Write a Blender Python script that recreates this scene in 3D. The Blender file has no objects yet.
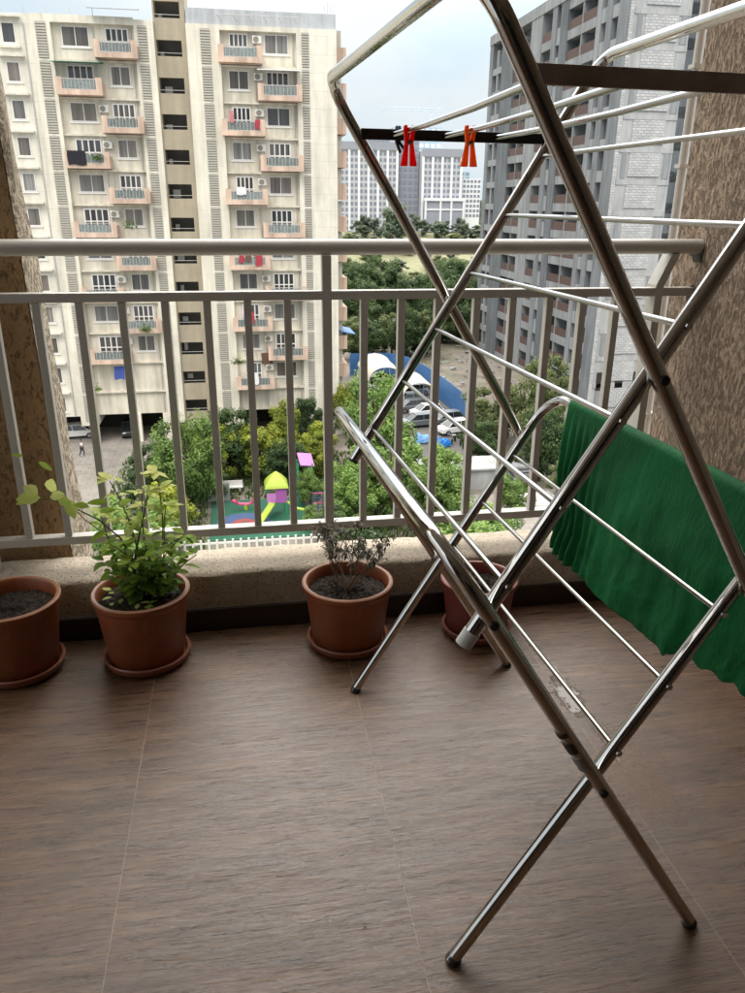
import bpy, math, random
import numpy as np
from mathutils import Vector, Matrix, noise as mnoise
sc = bpy.context.scene
col = sc.collection
R = math.radians
rnd = random.Random(7)

# ------------------------------------------------------------------ camera
cam_d = bpy.data.cameras.new('camera'); cam = bpy.data.objects.new('camera', cam_d); col.objects.link(cam)
F, PITCH, ROLL, YAW = 765.34, 0.3663, 0.0090, 0.1694
cp, sp = math.cos(PITCH), math.sin(PITCH)
fwd = Vector((math.sin(YAW)*cp, math.cos(YAW)*cp, -sp)); rt = Vector((math.cos(YAW), -math.sin(YAW), 0)); up = rt.cross(fwd)
r2 = rt*math.cos(ROLL)+up*math.sin(ROLL); u2 = up*math.cos(ROLL)-rt*math.sin(ROLL)
m3 = Matrix((r2, u2, -fwd)).transposed()
cam.matrix_world = Matrix.Translation((0, 0, 1.3)) @ m3.to_4x4()
cam_d.sensor_fit = 'VERTICAL'; cam_d.sensor_height = 36; cam_d.lens = 36*F/993.0
cam_d.clip_start = 0.02; cam_d.clip_end = 6000
sc.camera = cam
sc.view_settings.view_transform = 'Standard'; sc.view_settings.look = 'None'; sc.view_settings.exposure = 0
sc.render.engine = 'CYCLES'
sc.cycles.max_bounces = 8; sc.cycles.diffuse_bounces = 4; sc.cycles.glossy_bounces = 4; sc.cycles.transmission_bounces = 4
sc.cycles.use_denoising = True

# ------------------------------------------------------------------ materials
class NT:
    def __init__(s, name):
        s.m = bpy.data.materials.new(name); s.m.use_nodes = True
        s.t = s.m.node_tree; s.n = s.t.nodes; s.b = s.n['Principled BSDF']; s.o = s.n['Material Output']
    def new(s, k, **kw):
        n = s.n.new(k)
        for a, v in kw.items(): setattr(n, a, v)
        return n
    def link(s, a, b): s.t.links.new(a, b)
    def val(s, node, **kw):
        for a, v in kw.items(): node.inputs[a.replace('_', ' ')].default_value = v
        return node
    def coord(s, scale=(1, 1, 1), kind='Object', loc=(0, 0, 0)):
        tc = s.new('ShaderNodeTexCoord'); mp = s.new('ShaderNodeMapping')
        mp.inputs['Scale'].default_value = scale; mp.inputs['Location'].default_value = loc
        s.link(tc.outputs[kind], mp.inputs[0]); return mp.outputs[0]
    def noise(s, vec, scale=5, detail=4, rough=.6):
        n = s.new('ShaderNodeTexNoise'); s.val(n, Scale=scale, Detail=detail, Roughness=rough); s.link(vec, n.inputs['Vector']); return n.outputs[0]
    def ramp(s, fac, stops):
        r = s.new('ShaderNodeValToRGB'); e = r.color_ramp.elements
        while len(e) < len(stops): e.new(.5)
        for i, (p, c) in enumerate(stops):
            e[i].position = p; e[i].color = (c, c, c, 1) if isinstance(c, (int, float)) else (*c, 1)
        s.link(fac, r.inputs[0]); return r.outputs[0]
    def math(s, op, a, b=None, c=None):
        n = s.new('ShaderNodeMath', operation=op)
        for i, v in enumerate((a, b, c)):
            if v is None: continue
            if isinstance(v, (int, float)): n.inputs[i].default_value = v
            else: s.link(v, n.inputs[i])
        return n.outputs[0]
    def mix(s, fac, a, b, mode='MIX'):
        n = s.new('ShaderNodeMix', data_type='RGBA', blend_type=mode)
        for sock, v in ((n.inputs[0], fac), (n.inputs[6], a), (n.inputs[7], b)):
            if isinstance(v, (int, float)): sock.default_value = v
            elif isinstance(v, tuple): sock.default_value = (*v, 1)
            else: s.link(v, sock)
        return n.outputs[2]
    def color(s, c):
        if isinstance(c, tuple): s.b.inputs['Base Color'].default_value = (*c, 1)
        else: s.link(c, s.b.inputs['Base Color'])
    def rough(s, r):
        if isinstance(r, (int, float)): s.b.inputs['Roughness'].default_value = r
        else: s.link(r, s.b.inputs['Roughness'])
    def bump(s, h, strength=.3, dist=.01):
        n = s.new('ShaderNodeBump'); n.inputs['Strength'].default_value = strength; n.inputs['Distance'].default_value = dist
        s.link(h, n.inputs['Height']); s.link(n.outputs[0], s.b.inputs['Normal'])
    def spec(s, v): s.b.inputs['Specular IOR Level'].default_value = v
    def metal(s, v): s.b.inputs['Metallic'].default_value = v

def simple(name, c, rough=.6, var=.12, scale=6, metal=0, spec=.5, bump=0, dist=.01, stretch=(1, 1, 1), objvar=0):
    t = NT(name); v = t.coord(stretch)
    n = t.noise(v, scale, 5)
    k = t.ramp(n, [(.25, 1-var), (.75, 1+var)])
    out = t.mix(1.0, c, k, 'MULTIPLY')
    if objvar:
        oi = t.new('ShaderNodeObjectInfo'); kk = t.ramp(oi.outputs['Random'], [(0, 1-objvar), (1, 1+objvar)])
        out = t.mix(1.0, out, kk, 'MULTIPLY')
    t.color(out); t.rough(rough); t.metal(metal); t.spec(spec)
    if bump: t.bump(n, bump, dist)
    return t.m

def facade(name, c, line=.82, stain=.25, zper=1.5, spot=None, nscale=.35):
    t = NT(name); v = t.coord((1, 1, .12)); v1 = t.coord()
    streak = t.ramp(t.noise(v, 1.3, 6, .65), [(.35, 1-stain), (.62, 1.0)])
    blot = t.ramp(t.noise(v1, nscale, 5, .6), [(.3, .86), (.7, 1.06)])
    sep = t.new('ShaderNodeSeparateXYZ'); t.link(v1, sep.inputs[0])
    fr = t.math('FRACT', t.math('DIVIDE', t.math('ADD', sep.outputs[2], 100.0), zper))
    ln = t.math('LESS_THAN', fr, .03/zper*1.3)
    o = t.mix(1.0, c, streak, 'MULTIPLY'); o = t.mix(1.0, o, blot, 'MULTIPLY')
    o = t.mix(t.math('MULTIPLY', ln, 1-line), o, (.1, .09, .08))
    t.color(o); t.rough(.85); t.spec(.2)
    t.bump(t.noise(v1, 8, 4), .2, .03)
    return t.m

M = {}
# balcony floor: wood-look tiles with embossed grain, joints, a damp patch and brown stain
def floor_mat():
    t = NT('wood_look_tile')
    v1 = t.coord(); sep = t.new('ShaderNodeSeparateXYZ'); t.link(v1, sep.inputs[0])
    tile = t.math('MULTIPLY', t.math('FLOOR', t.math('DIVIDE', t.math('ADD', sep.outputs[0], 9.422), .57)), 3.71)
    warp = t.noise(t.coord((1.3, 5.0, 1)), 2.0, 4)
    def strand(sx, sy, wa):
        c = t.new('ShaderNodeCombineXYZ'); t.link(t.math('MULTIPLY', sep.outputs[0], sx), c.inputs[0]); t.link(tile, c.inputs[2])
        t.link(t.math('ADD', t.math('MULTIPLY', sep.outputs[1], sy), t.math('MULTIPLY', warp, wa)), c.inputs[1]); return c.outputs[0]
    g = t.noise(strand(2.6, 44, 2.4), 1.0, 10, .70)
    fine = t.noise(strand(7, 130, 5.0), 1.0, 9, .80)
    pores = t.ramp(t.noise(strand(12, 330, 9.0), 1.0, 3, .6), [(.60, 0.0), (.68, 1.0)])
    big = t.noise(t.coord((1.1, 3.6, 1)), 2.2, 5, .65)
    base = t.ramp(g, [(.24, (.056, .027, .012)), (.42, (.100, .053, .028)), (.58, (.128, .072, .039)), (.80, (.180, .110, .064))])
    base = t.mix(.95, base, t.ramp(fine, [(.34, .16), (.66, .80)]), 'OVERLAY')
    base = t.mix(t.math('MULTIPLY', pores, .28), base, (.045, .026, .017))
    base = t.mix(.7, base, t.ramp(big, [(.3, .3), (.7, .7)]), 'OVERLAY')
    # joints
    br = t.new('ShaderNodeTexBrick'); br.offset = .5
    sw = t.new('ShaderNodeCombineXYZ')
    t.link(t.math('ADD', sep.outputs[1], 10.10), sw.inputs[0]); t.link(t.math('ADD', sep.outputs[0], 9.422), sw.inputs[1])
    t.link(sw.outputs[0], br.inputs['Vector'])
    t.val(br, Scale=1.0, Mortar_Size=.0015, Mortar_Smooth=.2, Brick_Width=60.0, Row_Height=.57, Bias=0.0)
    br.inputs['Color1'].default_value = (.88, .88, .88, 1); br.inputs['Color2'].default_value = (1.08, 1.06, 1.05, 1)
    br.inputs['Mortar'].default_value = (1, 1, 1, 1)
    base = t.mix(1.0, base, br.outputs['Color'], 'MULTIPLY')
    base = t.mix(t.math('MULTIPLY', br.outputs['Fac'], t.ramp(t.noise(v1, 5, 3), [(.3, .12), (.7, .6)])), base, (.44, .35, .28))
    # damp patch and brown stain, both soft and irregular
    def blob(cx, cy, rx, ry, ns, amt, lo, hi):
        dx = t.math('DIVIDE', t.math('SUBTRACT', sep.outputs[0], cx), rx); dy = t.math('DIVIDE', t.math('SUBTRACT', sep.outputs[1], cy), ry)
        d = t.math('SQRT', t.math('ADD', t.math('MULTIPLY', dx, dx), t.math('MULTIPLY', dy, dy)))
        d = t.math('ADD', d, t.math('MULTIPLY', t.math('SUBTRACT', t.noise(v1, ns, 7, .75), .5), amt))
        return t.ramp(d, [(lo, 1.0), (hi, 0.0)])
    stain = blob(.885, 1.36, .105, .17, 34, 2.6, .5, .95)
    stain2 = blob(.99, 1.13, .035, .03, 30, 2.0, .4, .9)
    st = t.math('MAXIMUM', stain, stain2)
    base = t.mix(t.math('MULTIPLY', st, .8), base, (.115, .047, .010))
    damp = blob(.862, 1.70, .048, .12, 34, 2.4, .55, .78)
    damp2 = blob(.875, 1.66, .012, .34, 22, 1.6, .5, .8)
    drops = t.math('MULTIPLY', t.ramp(t.noise(v1, 120, 3, .6), [(.56, 0.0), (.60, 1.0)]), blob(.88, 1.40, .14, .22, 18, 1.2, .7, 1.0))
    dm = t.math('MAXIMUM', t.math('MAXIMUM', damp, damp2), t.math('MULTIPLY', drops, .45))
    base = t.mix(t.math('MULTIPLY', dm, .5), base, (.05, .034, .024))
    spk = t.ramp(t.noise(v1, 60, 2, .5), [(.76, 0.0), (.79, 1.0)])
    base = t.mix(t.math('MULTIPLY', spk, .5), base, (.36, .3, .25))
    t.color(base)
    ro = t.ramp(fine, [(.25, .20), (.75, .38)])
    t.rough(t.math('MAXIMUM', t.math('SUBTRACT', ro, t.math('MULTIPLY', dm, .20)), .09))
    h = t.math('SUBTRACT', t.math('ADD', t.math('MULTIPLY', g, .15), t.math('MULTIPLY', fine, 1.0)), t.math('MULTIPLY', pores, .15))
    h = t.math('SUBTRACT', h, t.math('MULTIPLY', br.outputs['Fac'], .6))
    hh = t.math('MULTIPLY', h, t.math('SUBTRACT', 1.0, t.math('MULTIPLY', dm, .8)))
    t.bump(hh, .75, .0023); t.spec(.8)
    return t.m
M['floor'] = floor_mat()

def stucco(name, c, c2, f=(60, 60, 22), strength=1.0, dist=.010, lo=.40, hi=.52):
    t = NT(name); v1 = t.coord()
    w = t.new('ShaderNodeVectorMath', operation='ADD'); wn = t.new('ShaderNodeTexNoise'); wn.inputs['Scale'].default_value = 40; wn.inputs['Detail'].default_value = 3
    t.link(v1, wn.inputs['Vector']); sc_ = t.new('ShaderNodeVectorMath', operation='SCALE'); sc_.inputs['Scale'].default_value = .02; t.link(wn.outputs[1], sc_.inputs[0])
    t.link(v1, w.inputs[0]); t.link(sc_.outputs[0], w.inputs[1])
    mp = t.new('ShaderNodeMapping'); mp.inputs['Scale'].default_value = f; t.link(w.outputs[0], mp.inputs[0])
    n1 = t.noise(mp.outputs[0], 1.0, 5, .62); n2 = t.noise(v1, 150, 5, .7); n3 = t.noise(v1, 2.2, 5, .6)
    pits = t.ramp(n1, [(lo, 0.0), (hi, .8), (.8, 1.0)])
    h = t.math('ADD', pits, t.math('MULTIPLY', n2, .35))
    o = t.mix(t.ramp(h, [(.15, 0.0), (.75, 1.0)]), c2, c)
    o = t.mix(1.0, o, t.ramp(n3, [(.3, .84), (.7, 1.12)]), 'MULTIPLY'); o = t.mix(.5, o, t.ramp(n2, [(.3, .3), (.7, .7)]), 'OVERLAY')
    t.color(o); t.rough(.92); t.spec(.2); t.bump(h, strength, dist)
    return t.m
M['stucco_r'] = stucco('brown_trowelled_stucco', (.46, .35, .26), (.285, .21, .148), (95, 95, 34), 1.0, .018, .37, .52)
M['stucco_l'] = stucco('ochre_trowelled_stucco', (.38, .245, .125), (.285, .18, .088), (95, 95, 34), 1.0, .012, .33, .44)
M['stucco_lit'] = stucco('lit_side_stucco', (.56, .48, .375), (.30, .24, .18), (60, 60, 45), 1.0, .012)  # paler copy of the pillar stucco, daylight on its side put into the colour
def ledge_mat():
    t = NT('pebbly_cement'); v1 = t.coord()
    n = t.noise(v1, 110, 6, .8); n2 = t.noise(v1, 9, 4); n3 = t.noise(v1, 120, 3, .7)
    o = t.ramp(n, [(.28, (.27, .215, .155)), (.42, (.58, .49, .385)), (.62, (.72, .63, .51)), (.8, (.80, .73, .62))])
    o = t.mix(1.0, o, t.ramp(n2, [(.3, .78), (.7, 1.1)]), 'MULTIPLY')
    o = t.mix(t.ramp(n3, [(.58, 0.0), (.66, .85)]), o, (.12, .09, .06))
    t.color(o); t.rough(.9); t.bump(t.math('SUBTRACT', n, n3), 1.0, .008); return t.m
M['ledge'] = ledge_mat()
M['skirt'] = simple('dark_skirting_tile', (.035, .023, .017), .4, .3, 8, stretch=(1, 1, 14))
M['paint'] = simple('grey_beige_paint', (.53, .505, .46), .38, .06, 14, spec=.5)
M['white_wall'] = simple('dim_plaster', (.55, .51, .46), .8, .05, 2)
def chrome():
    t = NT('stainless_tube'); v = t.coord((60, 60, 6)); v1 = t.coord()
    n = t.noise(v1, 14, 5, .7); n2 = t.noise(v1, 55, 3)
    o = t.mix(t.ramp(n, [(.55, 0.0), (.8, .5)]), (.60, .585, .565), (.32, .27, .20))
    o = t.mix(t.ramp(n2, [(.72, 0.0), (.76, .5)]), o, (.12, .09, .06))
    t.color(o); t.metal(1.0)
    t.rough(t.ramp(n2, [(.35, .05), (.75, .18)])); t.bump(n, .04, .004); return t.m
M['chrome'] = chrome()
M['rung'] = simple('brushed_steel_rod', (.42, .405, .385), .12, .1, 30, metal=1.0)
M['darkbar'] = simple('dull_brown_metal_strip', (.40, .35, .30), .5, .3, 22, metal=0)
M['blackbar'] = simple('dark_metal_strip', (.04, .037, .036), .45, .2, 22, metal=.5)
M['rubber'] = simple('black_rubber', (.02, .018, .017), .6, .1, 30)
M['white_plastic'] = simple('white_plastic', (.72, .71, .68), .4, .05, 30)
M['grey_plastic'] = simple('grey_sticker', (.30, .29, .27), .5, .2, 60)
M['tape'] = simple('dark_tape', (.05, .035, .025), .5, .4, 80)
def pot_plastic(name, c, dust):
    t = NT(name); v1 = t.coord(); n = t.noise(v1, 9, 6, .65); n2 = t.noise(t.coord((30, 30, 5)), 1.0, 5, .7); n3 = t.noise(v1, 60, 3)
    ge = t.new('ShaderNodeNewGeometry'); sp = t.new('ShaderNodeSeparateXYZ'); t.link(ge.outputs['Normal'], sp.inputs[0])
    o = t.mix(1.0, c, t.ramp(n, [(.3, .78), (.7, 1.15)]), 'MULTIPLY')
    o = t.mix(t.ramp(n2, [(.55, 0.0), (.75, .35)]), o, dust)                       # salt and mud runs
    up_ = t.ramp(sp.outputs[2], [(.35, 0.0), (.8, .75)])
    o = t.mix(t.math('MULTIPLY', up_, t.ramp(n, [(.3, .5), (.7, 1.0)])), o, dust)  # dust lying on upward faces
    o = t.mix(t.ramp(n3, [(.68, 0.0), (.74, .5)]), o, (.06, .03, .02))
    t.color(o); t.rough(t.ramp(n, [(.3, .38), (.7, .58)])); t.bump(n3, .06, .003); return t.m
M['terra'] = pot_plastic('terracotta_plastic', (.235, .062, .019), (.29, .16, .095))
M['terra_red'] = pot_plastic('dark_red_plastic', (.20, .040, .028), (.27, .14, .11))
M['saucer'] = pot_plastic('terracotta_saucer', (.22, .060, .026), (.26, .13, .09))
def soil():
    t = NT('dark_soil'); v1 = t.coord(); n = t.noise(v1, 70, 6, .75); n2 = t.noise(v1, 130, 2)
    o = t.ramp(n, [(.3, (.012, .009, .007)), (.55, (.04, .028, .02)), (.75, (.085, .062, .045))])
    o = t.mix(t.ramp(n2, [(.7, 0.0), (.73, .8)]), o, (.2, .16, .12))
    t.color(o); t.rough(.95); t.bump(n, 1.0, .012); return t.m
M['soil'] = soil()
def cloth_mat():
    t = NT('green_jersey_cloth'); v1 = t.coord(); n = t.noise(v1, 5, 5); n2 = t.noise(t.coord((260, 260, 260)), 1.0, 2)
    o = t.ramp(n, [(.3, (.0008, .080, .020)), (.7, (.0016, .142, .036))])
    t.color(o); t.rough(.75); t.spec(.25)
    t.b.inputs['Sheen Weight'].default_value = .04; t.b.inputs['Sheen Tint'].default_value = (.1, .6, .3, 1)
    wr = t.noise(t.coord((7, 26, 9)), 1.6, 6, .62)
    wv = t.new('ShaderNodeMath', operation='ABSOLUTE'); t.link(t.math('SUBTRACT', wr, .5), wv.inputs[0])
    cre = t.ramp(wv.outputs[0], [(0.0, 0.0), (.06, .8), (.2, 1.0)])
    t.bump(t.math('ADD', t.math('MULTIPLY', cre, 1.0), t.math('MULTIPLY', n2, .10)), .32, .005); return t.m
M['cloth'] = cloth_mat()
M['navy'] = simple('navy_lining', (.008, .010, .022), .85, .1, 20)
def plastic_clear(name, c):
    t = NT(name); v = t.coord(); o = t.mix(1.0, c, t.ramp(t.noise(v, 60, 3), [(.3, .85), (.7, 1.1)]), 'MULTIPLY'); t.color(o); t.rough(.2)
    tr = t.new('ShaderNodeBsdfTranslucent'); t.link(o, tr.inputs[0]); ms = t.new('ShaderNodeMixShader'); ms.inputs[0].default_value = .6
    t.link(t.b.outputs[0], ms.inputs[1]); t.link(tr.outputs[0], ms.inputs[2]); t.link(ms.outputs[0], t.o.inputs[0]); return t.m
M['peg_red'] = plastic_clear('red_translucent_plastic', (.95, .03, .03))
M['peg_orange'] = plastic_clear('orange_translucent_plastic', (1.0, .26, .02))

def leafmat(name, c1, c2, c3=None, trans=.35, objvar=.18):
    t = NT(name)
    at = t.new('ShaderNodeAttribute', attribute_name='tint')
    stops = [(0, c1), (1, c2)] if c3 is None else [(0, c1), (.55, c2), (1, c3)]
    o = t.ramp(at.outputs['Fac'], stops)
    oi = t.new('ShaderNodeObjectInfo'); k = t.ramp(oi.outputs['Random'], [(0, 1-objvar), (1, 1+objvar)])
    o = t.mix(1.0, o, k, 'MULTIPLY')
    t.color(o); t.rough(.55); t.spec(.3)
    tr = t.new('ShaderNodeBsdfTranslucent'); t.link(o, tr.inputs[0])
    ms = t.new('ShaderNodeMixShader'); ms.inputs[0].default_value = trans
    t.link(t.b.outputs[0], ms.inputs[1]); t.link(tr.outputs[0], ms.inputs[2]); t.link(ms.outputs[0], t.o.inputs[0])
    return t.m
M['leaf_dark'] = leafmat('leaf_dark_green', (.022, .044, .016), (.06, .105, .036), (.10, .16, .055))
M['leaf_mid'] = leafmat('leaf_mid_green', (.05, .10, .022), (.15, .25, .06), (.25, .37, .10))
M['leaf_yel'] = leafmat('leaf_yellow_green', (.065, .10, .014), (.21, .26, .034), (.38, .42, .06))
M['leaf_olive'] = leafmat('leaf_olive', (.045, .065, .024), (.12, .155, .055), (.19, .22, .09))
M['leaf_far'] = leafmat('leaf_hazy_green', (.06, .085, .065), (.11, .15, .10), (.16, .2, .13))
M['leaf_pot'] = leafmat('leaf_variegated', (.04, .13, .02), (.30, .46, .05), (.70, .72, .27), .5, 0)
M['leaf_dry'] = leafmat('leaf_withered', (.035, .035, .022), (.085, .085, .05), (.15, .14, .09), .2, 0)
M['bark'] = simple('bark', (.085, .06, .042), .9, .3, 8, bump=.4, stretch=(1, 1, .3))
M['twig'] = simple('thin_brown_twig', (.16, .10, .062), .8, .25, 40)
M['green_stem'] = simple('green_stem', (.10, .12, .03), .7, .25, 40)

M['cream'] = facade('cream_facade_paint', (.78, .745, .65), .78, .22, 1.5)
M['cream_bay'] = facade('cream_bay_paint', (.75, .70, .59), .9, .30, 3.0)
M['band'] = facade('pale_pilaster_paint', (.79, .75, .64), .85, .24, 3.0)
M['tower'] = facade('khaki_tower_paint', (.42, .365, .275), .93, .16, 3.0)
M['pink'] = facade('peach_balcony_paint', (.74, .555, .445), 1.0, .42, 3.0)
M['greyblue'] = facade('grey_blue_parapet', (.50, .525, .55), 1.0, .25, 3.0)
M['louver'] = simple('grey_louver', (.44, .42, .37), .7, .08, 2)
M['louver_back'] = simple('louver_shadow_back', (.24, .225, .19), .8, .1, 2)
M['void'] = simple('dark_interior', (.028, .026, .024), .8, .2, 2)
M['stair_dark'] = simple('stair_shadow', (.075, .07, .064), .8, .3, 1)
M['frame'] = simple('white_window_frame', (.76, .75, .72), .5, .05, 4)
M['acw'] = simple('ac_white', (.68, .67, .64), .5, .06, 5)
def pane(name, c1, c2, scale=7):
    t = NT(name); v = t.coord((1, 1, .03)); oi = t.new('ShaderNodeObjectInfo')
    sh = t.new('ShaderNodeVectorMath', operation='ADD'); t.link(v, sh.inputs[0])
    cb = t.new('ShaderNodeCombineXYZ'); t.link(t.math('MULTIPLY', oi.outputs['Random'], 300), cb.inputs[0]); t.link(cb.outputs[0], sh.inputs[1])
    n = t.noise(sh.outputs[0], scale*.25, 4, .7)
    o = t.ramp(n, [(.32, c1), (.68, c2)])
    wn_ = t.new('ShaderNodeTexWhiteNoise'); wn_.noise_dimensions = '1D'; t.link(oi.outputs['Random'], wn_.inputs['W'])
    hue = t.ramp(wn_.outputs['Value'], [(0, (1.0, 1.0, 1.0)), (.35, (1.0, .86, .72)), (.6, (.85, .92, 1.0)), (.8, (1.15, 1.1, 1.0)), (1, (.9, .75, .7))])
    o = t.mix(1.0, o, hue, 'MULTIPLY')
    o = t.mix(1.0, o, t.ramp(oi.outputs['Random'], [(0, .3), (1, 1.25)]), 'MULTIPLY')
    t.color(o); t.rough(.12); t.spec(.5); return t.m
M['pane'] = pane('curtained_glass', (.10, .10, .105), (.32, .31, .30), 9)
M['pane_dark'] = pane('dark_glass', (.015, .018, .022), (.14, .15, .16), 6)
M['rail_glass'] = simple('balcony_glass_rail', (.17, .195, .19), .2, .3, 3, objvar=.25)
M['rail_metal'] = simple('balcony_rail_metal', (.45, .45, .43), .5, .1, 6)
M['sheet'] = simple('weathered_sheet_roof', (.26, .26, .26), .6, .2, 3)
M['blue_sheet'] = None
def corr(name, c, per=.35):
    t = NT(name); v1 = t.coord(); sep = t.new('ShaderNodeSeparateXYZ'); t.link(v1, sep.inputs[0])
    s = t.math('SINE', t.math('MULTIPLY', t.math('ADD', sep.outputs[0], sep.outputs[1]), 6.283/per))
    o = t.mix(1.0, c, t.ramp(t.noise(v1, .6, 4), [(.3, .8), (.7, 1.12)]), 'MULTIPLY')
    t.color(o); t.rough(.5); t.bump(s, .5, .03); return t.m
M['blue_sheet'] = corr('blue_corrugated_sheet', (.055, .175, .42))
M['canopy'] = simple('cream_canopy_fabric', (.68, .61, .49), .6, .06, 1)
M['canopy_w'] = simple('white_canopy_fabric', (.68, .69, .68), .6, .08, 1)
M['concrete'] = facade('raw_grey_concrete', (.24, .26, .28), .9, .38, 3.24, nscale=.25)
M['concrete_l'] = facade('light_grey_concrete', (.295, .312, .328), .92, .30, 3.24, nscale=.3)
M['concrete_w'] = facade('white_grey_render', (.43, .44, .445), .85, .28, 3.24, nscale=.5)
M['concrete_d'] = facade('dark_grey_concrete', (.16, .178, .196), .95, .35, 3.24)
M['redoxide'] = simple('red_oxide_railing', (.085, .050, .044), .7, .3, 2, stretch=(3, 3, .4))
def brick():
    t = NT('white_block_masonry'); v1 = t.coord(); sep = t.new('ShaderNodeSeparateXYZ'); t.link(v1, sep.inputs[0])
    cb = t.new('ShaderNodeCombineXYZ'); t.link(sep.outputs[0], cb.inputs[0]); t.link(sep.outputs[2], cb.inputs[1])
    b = t.new('ShaderNodeTexBrick'); t.link(cb.outputs[0], b.inputs['Vector'])
    t.val(b, Scale=1.0, Mortar_Size=.035, Brick_Width=.62, Row_Height=.27, Bias=-.2, Mortar_Smooth=.1)
    b.inputs['Color1'].default_value = (.55, .56, .57, 1); b.inputs['Color2'].default_value = (.41, .42, .43, 1); b.inputs['Mortar'].default_value = (.33, .335, .34, 1)
    o = t.mix(1.0, b.outputs[0], t.ramp(t.noise(v1, .7, 5), [(.3, .8), (.7, 1.08)]), 'MULTIPLY')
    t.color(o); t.rough(.9); t.bump(b.outputs['Fac'], .6, -.02); return t.m
M['brick'] = brick()
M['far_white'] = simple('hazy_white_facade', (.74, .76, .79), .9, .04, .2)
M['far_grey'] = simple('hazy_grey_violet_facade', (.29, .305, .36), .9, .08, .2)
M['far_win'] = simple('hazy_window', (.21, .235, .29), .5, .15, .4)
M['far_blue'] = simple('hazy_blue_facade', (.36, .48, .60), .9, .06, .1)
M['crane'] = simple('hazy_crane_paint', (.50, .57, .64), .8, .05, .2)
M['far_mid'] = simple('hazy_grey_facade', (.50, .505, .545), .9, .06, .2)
def ground():
    t = NT('ground_earth'); v1 = t.coord()
    n = t.noise(v1, .045, 6, .65); n2 = t.noise(v1, .5, 6, .7); n3 = t.noise(v1, 3, 4)
    o = t.ramp(n2, [(.3, (.10, .085, .07)), (.5, (.17, .15, .125)), (.7, (.235, .21, .18))])
    g = t.ramp(n3, [(.3, (.05, .075, .02)), (.7, (.11, .14, .045))])
    sep = t.new('ShaderNodeSeparateXYZ'); t.link(v1, sep.inputs[0])
    far = t.ramp(t.math('DIVIDE', sep.outputs[1], 400.0), [(.42, 0.0), (.5, 1.0)])
    mead = t.ramp(n2, [(.3, (.13, .16, .08)), (.5, (.21, .215, .12)), (.7, (.27, .245, .17))])
    msk = t.ramp(n, [(.5, 0.0), (.58, 1.0)])
    o = t.mix(t.math('MULTIPLY', msk, .35), o, g)
    o = t.mix(far, o, mead)
    t.color(o); t.rough(.95); t.bump(n3, .5, .1); return t.m
M['ground'] = ground()
def paver():
    t = NT('parking_pavers'); v1 = t.coord()
    b = t.new('ShaderNodeTexBrick'); t.link(v1, b.inputs['Vector']); t.val(b, Scale=1.0, Mortar_Size=.03, Brick_Width=1.2, Row_Height=.6)
    b.inputs['Color1'].default_value = (.30, .275, .245, 1); b.inputs['Color2'].default_value = (.25, .235, .215, 1); b.inputs['Mortar'].default_value = (.17, .16, .15, 1)
    o = t.mix(1.0, b.outputs[0], t.ramp(t.noise(v1, .35, 6, .7), [(.3, .72), (.7, 1.12)]), 'MULTIPLY')
    t.color(o); t.rough(.9); return t.m
M['paver'] = paver()
M['asphalt'] = simple('worn_asphalt', (.105, .10, .095), .9, .25, .6)
M['grass'] = leafmat('grass_blades', (.03, .06, .015), (.08, .14, .03), (.14, .2, .05), .3, 0)
M['play_green'] = simple('play_mat_green', (.015, .10, .06), .8, .12, 2)
M['play_blue'] = simple('play_mat_blue', (.05, .09, .20), .8, .1, 2)
M['play_red'] = simple('play_mat_red', (.26, .06, .06), .8, .1, 2)
M['play_yel'] = simple('yellow_green_plastic', (.36, .47, .055), .5, .05, 2)
M['play_pur'] = simple('purple_plastic', (.36, .10, .36), .45, .08, 2)
M['play_lil'] = simple('lilac_plastic', (.52, .20, .52), .45, .08, 2)
M['play_grn'] = simple('green_plastic', (.04, .30, .14), .4, .08, 2)
M['play_pink'] = simple('pink_plastic', (.62, .08, .22), .4, .08, 2)
M['white_paint'] = simple('white_paint', (.76, .76, .73), .5, .06, 3)
M['car_white'] = simple('car_white_paint', (.74, .75, .76), .2, .02, 1, spec=.6)
M['car_grey'] = simple('car_grey_paint', (.10, .115, .13), .2, .04, 1, spec=.6)
M['car_silver'] = simple('car_silver_paint', (.42, .44, .46), .22, .04, 1, metal=.4)
M['car_dark'] = simple('car_dark_paint', (.02, .024, .03), .18, .04, 1, spec=.6)
M['glass'] = simple('tinted_car_glass', (.012, .015, .018), .06, .1, 2, spec=.7)
M['tyre'] = simple('tyre_rubber', (.015, .015, .015), .8, .1, 10)
M['rim'] = simple('alloy_rim', (.45, .45, .46), .3, .1, 10, metal=.8)
M['lamp'] = simple('lamp_lens', (.55, .56, .56), .15, .05, 10)
M['tarp'] = simple('bright_blue_tarp', (.012, .17, .55), .45, .18, 3, bump=.6, dist=.08)
M['tarp_l'] = simple('pale_blue_tarp', (.16, .34, .60), .5, .15, 3, bump=.6, dist=.08)
M['skin'] = simple('skin_brown', (.22, .12, .075), .6, .05, 20)
M['shirt'] = simple('white_shirt', (.72, .72, .70), .8, .06, 9)
M['trousers'] = simple('dark_trousers', (.04, .04, .05), .85, .1, 9)
M['hair'] = simple('black_hair', (.012, .01, .009), .6, .1, 30)
def laundry(name, c): M[name] = simple(name, c, .85, .25, 3, stretch=(4, 4, .6), bump=.4, dist=.03)
for nm, c in dict(black_fabric=(.012, .012, .018), red_fabric=(.36, .04, .06), pink_fabric=(.50, .20, .22), white_fabric=(.72, .72, .74), blue_fabric=(.05, .09, .33), brown_fabric=(.13, .075, .055), orange_fabric=(.62, .17, .06)).items(): laundry(nm, c)

# ------------------------------------------------------------------ mesh helpers
def wloc(o):
    v = Vector((0, 0, 0))
    while o is not None: v = v+o.location; o = o.parent
    return v

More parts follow.
